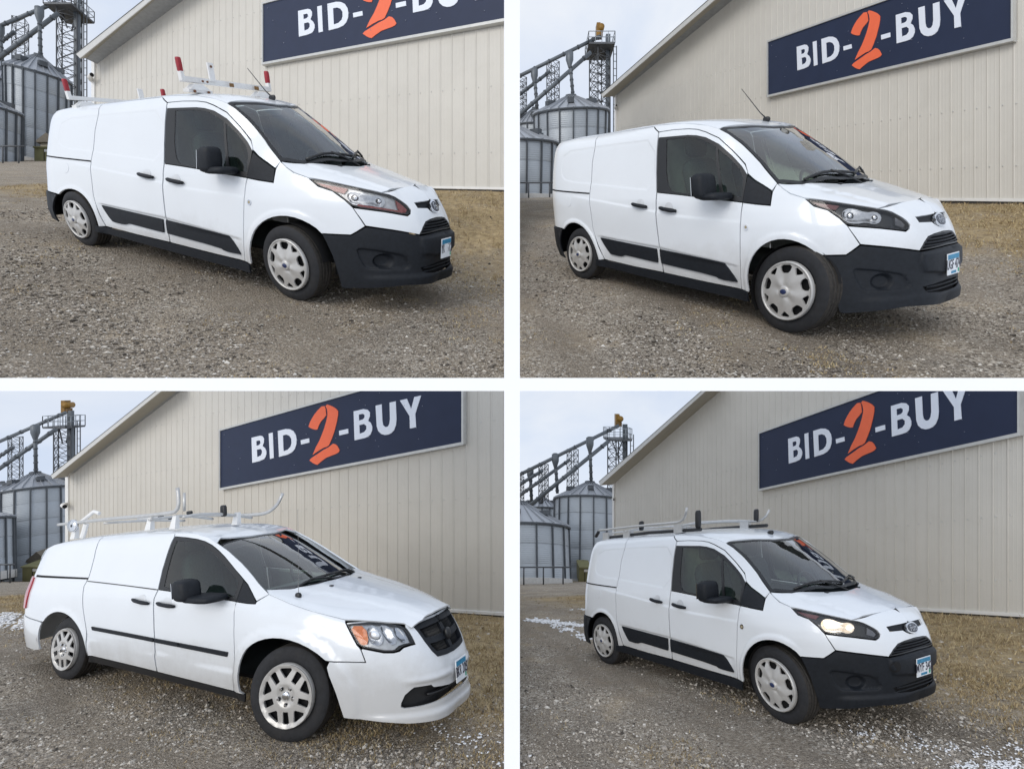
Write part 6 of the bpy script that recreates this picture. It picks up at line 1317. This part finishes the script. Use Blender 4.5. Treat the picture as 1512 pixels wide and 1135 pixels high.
for k in 'ABCD':
    rng = np.random.default_rng(100+ord(k)); x, y, z = scatter(k, 46000, 2.6, 12, rng); n = len(x)
    keep = rng.random(n) > .75*straw_value(k, x, y); x, y, z = x[keep], y[keep], z[keep]; n = len(x)
    cl = sum(np.sin(x*a+b)*np.sin(y*c_+d_) for a, b, c_, d_ in rng.uniform(.7, 3.2, (6, 4)))
    s = rng.lognormal(math.log(.0080), .45, n)*(1+.12*np.clip(cl, -2, 2)); s = np.clip(s, .0035, .028)
    s = s*(1-.45*track_value(k, x, y))
    rot = rng.uniform(0, 6.28, n); sx, sy, szz = s*rng.uniform(.8, 1.5, n), s*rng.uniform(.7, 1.1, n), s*rng.uniform(.45, .85, n)
    P = OCT[None]*(1+.35*(rng.random((n, 6, 1))-.5))*np.stack([sx, sy, szz], 1)[:, None]; c, sn = np.cos(rot)[:, None], np.sin(rot)[:, None]
    V = np.stack([P[..., 0]*c-P[..., 1]*sn+x[:, None], P[..., 0]*sn+P[..., 1]*c+y[:, None], P[..., 2]+(z+szz*.25)[:, None]], 2)
    Fc = (OCTF[None]+6*np.arange(n)[:, None, None]).reshape(-1, 3)
    tag(bulk('gravel_stones', V.reshape(-1, 3), Fc, STONE), 'loose grey and tan gravel stones '+STUFF[k], kind='stuff')
    # dry grass
    x, y, z = scatter(k, 60000, 2.8, 24, rng); sv = straw_value(k, x, y)
    cl = sum(np.sin(x*a+b)*np.sin(y*c_+d_) for a, b, c_, d_ in rng.uniform(.8, 4.5, (7, 4)))/2.2
    pr_ = np.clip(.75*sv*(.6+.5*cl)+.055*np.clip(cl, 0, 2)**2, 0, 1)
    kp = rng.random(len(x)) < pr_; x, y, z, sv = x[kp], y[kp], z[kp], sv[kp]; n = len(x); nb = 6; x = np.repeat(x, nb)+rng.normal(0, .025, n*nb); y = np.repeat(y, nb)+rng.normal(0, .025, n*nb); z = np.repeat(z, nb); sv = np.repeat(sv, nb); n = len(x)
    h = rng.uniform(.015, .055, n)*(.5+.8*sv); w_ = rng.uniform(.0015, .0034, n)*(1+y/9); a = rng.uniform(0, 6.28, n); ln = rng.uniform(.3, 1.5, n)*h; ca, sa = np.cos(a), np.sin(a); b2 = rng.uniform(0, 6.28, n)
    p0 = np.stack([x-w_*sa, y+w_*ca, z-.004], 1); p1 = np.stack([x+w_*sa, y-w_*ca, z-.004], 1); p2 = np.stack([x+ln*.45*np.cos(b2)+w_*.5*sa, y+ln*.45*np.sin(b2)-w_*.5*ca, z+h*.6], 1); p3 = np.stack([x+ln*np.cos(b2), y+ln*np.sin(b2), z+h], 1); p4 = np.stack([x+ln*.45*np.cos(b2)-w_*.5*sa, y+ln*.45*np.sin(b2)+w_*.5*ca, z+h*.6], 1)
    V = np.stack([p0, p1, p2, p3, p4], 1).reshape(-1, 3); b5 = 5*np.arange(n)[:, None]; Fc = np.concatenate([b5+np.array([[0, 1, 2]]), b5+np.array([[0, 2, 4]]), b5+np.array([[4, 2, 3]])])
    tag(bulk('dry_grass', V, Fc, STRAW), 'short dry straw-coloured grass along the wall '+STUFF[k].replace('under', 'behind'), kind='stuff')
def ground_hit(k, px, py):
    v = np.array([(px-756)/F, 1., (567.5-py)/F]); lo, hi = 1.5, 60.
    ys = np.geomspace(lo, hi, 240); zs = gz(k, v[0]*ys, ys)-v[2]*ys; i = np.where((zs[:-1] < 0) & (zs[1:] >= 0))[0]
    if not len(i): return ys[int(np.argmin(np.abs(zs)))]
    i = i[0]; return ys[i]+(ys[i+1]-ys[i])*(-zs[i])/(zs[i+1]-zs[i])
def snow(k, label, blobs, seed, size=(.008, .028)):
    rng = np.random.default_rng(seed); XY = []
    for px0, py0, px1, py1, wd, n in blobs:       # a streak of small clots from one point to another
        Y0 = ground_hit(k, px0, py0); Y1 = ground_hit(k, px1, py1); t = rng.random(n); a = np.array([(px0-756)/F*Y0, Y0]); b = np.array([(px1-756)/F*Y1, Y1])
        q = a+(b-a)*t[:, None]+rng.normal(0, 1, (n, 2))*wd*np.array([1, 1.2]); 
        g = np.sin(q[:, 0]*9+seed)*np.sin(q[:, 1]*7)+np.sin(q[:, 0]*23)*np.sin(q[:, 1]*19+1)*.6; XY.append(q[g > rng.normal(0, .5, n)])
    q = np.concatenate(XY); n = len(q); z = gz(k, q[:, 0], q[:, 1]); s = rng.uniform(size[0], size[1], n)*(.5+q[:, 1]/6); rot = rng.uniform(0, 6.28, n)
    P = OCT[None]*(1+.5*(rng.random((n, 6, 1))-.5))*np.stack([s*rng.uniform(.8, 2, n), s, s*.32], 1)[:, None]; c, sn = np.cos(rot)[:, None], np.sin(rot)[:, None]
    V = np.stack([P[..., 0]*c-P[..., 1]*sn+q[:, 0, None], P[..., 0]*sn+P[..., 1]*c+q[:, 1, None], P[..., 2]+(z+.012)[:, None]], 2).reshape(-1, 3)
    tag(bulk('snow_patch', V, (OCTF[None]+6*np.arange(n)[:, None, None]).reshape(-1, 3), SNOW, True), label, kind='stuff')
snow('C', 'thin streak of snow on the gravel behind the minivan', [(-15, 912, 50, 926, .15, 700), (0, 905, 45, 912, .10, 220)], 11, (.006, .020))
snow('C', 'traces of snow on the grass in front of the minivan', [(640, 1075, 752, 1115, .10, 110), (690, 1090, 752, 1135, .08, 60)], 12, (.004, .012))
snow('D', 'thin streaks of snow on the gravel behind the van with lit headlights', [(785, 915, 868, 925, .13, 650), (815, 920, 870, 945, .07, 260), (850, 900, 868, 900, .06, 90)], 13, (.006, .020))
def tread_prints(k, label, tracks, extra, seed):
    """snow pressed into the tread marks: rows of short slanting bars"""
    rng = np.random.default_rng(seed); V = []; Fc = []
    def clot(x, y, lx, ly, ang):
        z = float(gz(k, x, y)[0]); c, s_ = math.cos(ang), math.sin(ang); b = len(V)
        for q in OCT*(1+.35*(rng.random((6, 1))-.5)): a_, b_ = q[0]*lx, q[1]*ly; V.append((x+a_*c-b_*s_, y+a_*s_+b_*c, z+.010+q[2]*.007))
        Fc.extend((OCTF+b).tolist())
    for px0, py0, px1, py1 in tracks:
        Y0, Y1 = ground_hit(k, px0, py0), ground_hit(k, px1, py1); a = np.array([(px0-756)/F*Y0, Y0]); b = np.array([(px1-756)/F*Y1, Y1]); L = np.linalg.norm(b-a); d_ = (b-a)/L; nrm = np.array([-d_[1], d_[0]]); th = math.atan2(d_[1], d_[0])
        for j in range(int(L/.052)):
            for side in (-1, 1):
                if rng.random() < .42-.25*math.sin(j*.29+side*1.7)-.12*math.sin(j*.83): p = a+d_*(j*.052+rng.normal(0, .005))+nrm*side*.03+rng.normal(0, .008, 2); clot(p[0], p[1], rng.uniform(.009, .021), rng.uniform(.006, .012), th+side*.6+rng.normal(0, .4))
    for px0, py0, px1, py1, n in extra:
        cs_ = [(rng.uniform(px0, px1), rng.uniform(py0, py1)) for _ in range(max(3, n//22))]
        for cx_, cy_ in cs_:                      # ragged little drifts
            for _ in range(int(rng.uniform(6, 30))):
                px, py = cx_+rng.normal(0, 11), cy_+rng.normal(0, 4)
                if py < 1160: Y = ground_hit(k, px, py); clot((px-756)/F*Y, Y, rng.uniform(.006, .020), rng.uniform(.005, .014), rng.uniform(0, 6))
    tag(bulk('snow_patch', np.array(V), np.array(Fc), SNOW, True), label, kind='stuff')
tread_prints('D', 'snow left in wheel tracks in front of the van with lit headlights', [(1300, 1062, 1368, 1140), (1350, 1082, 1436, 1140), (1318, 1060, 1400, 1136)], [(1360, 1100, 1512, 1135, 240), (1400, 1118, 1512, 1135, 130), (1240, 1068, 1300, 1100, 40)], 14)
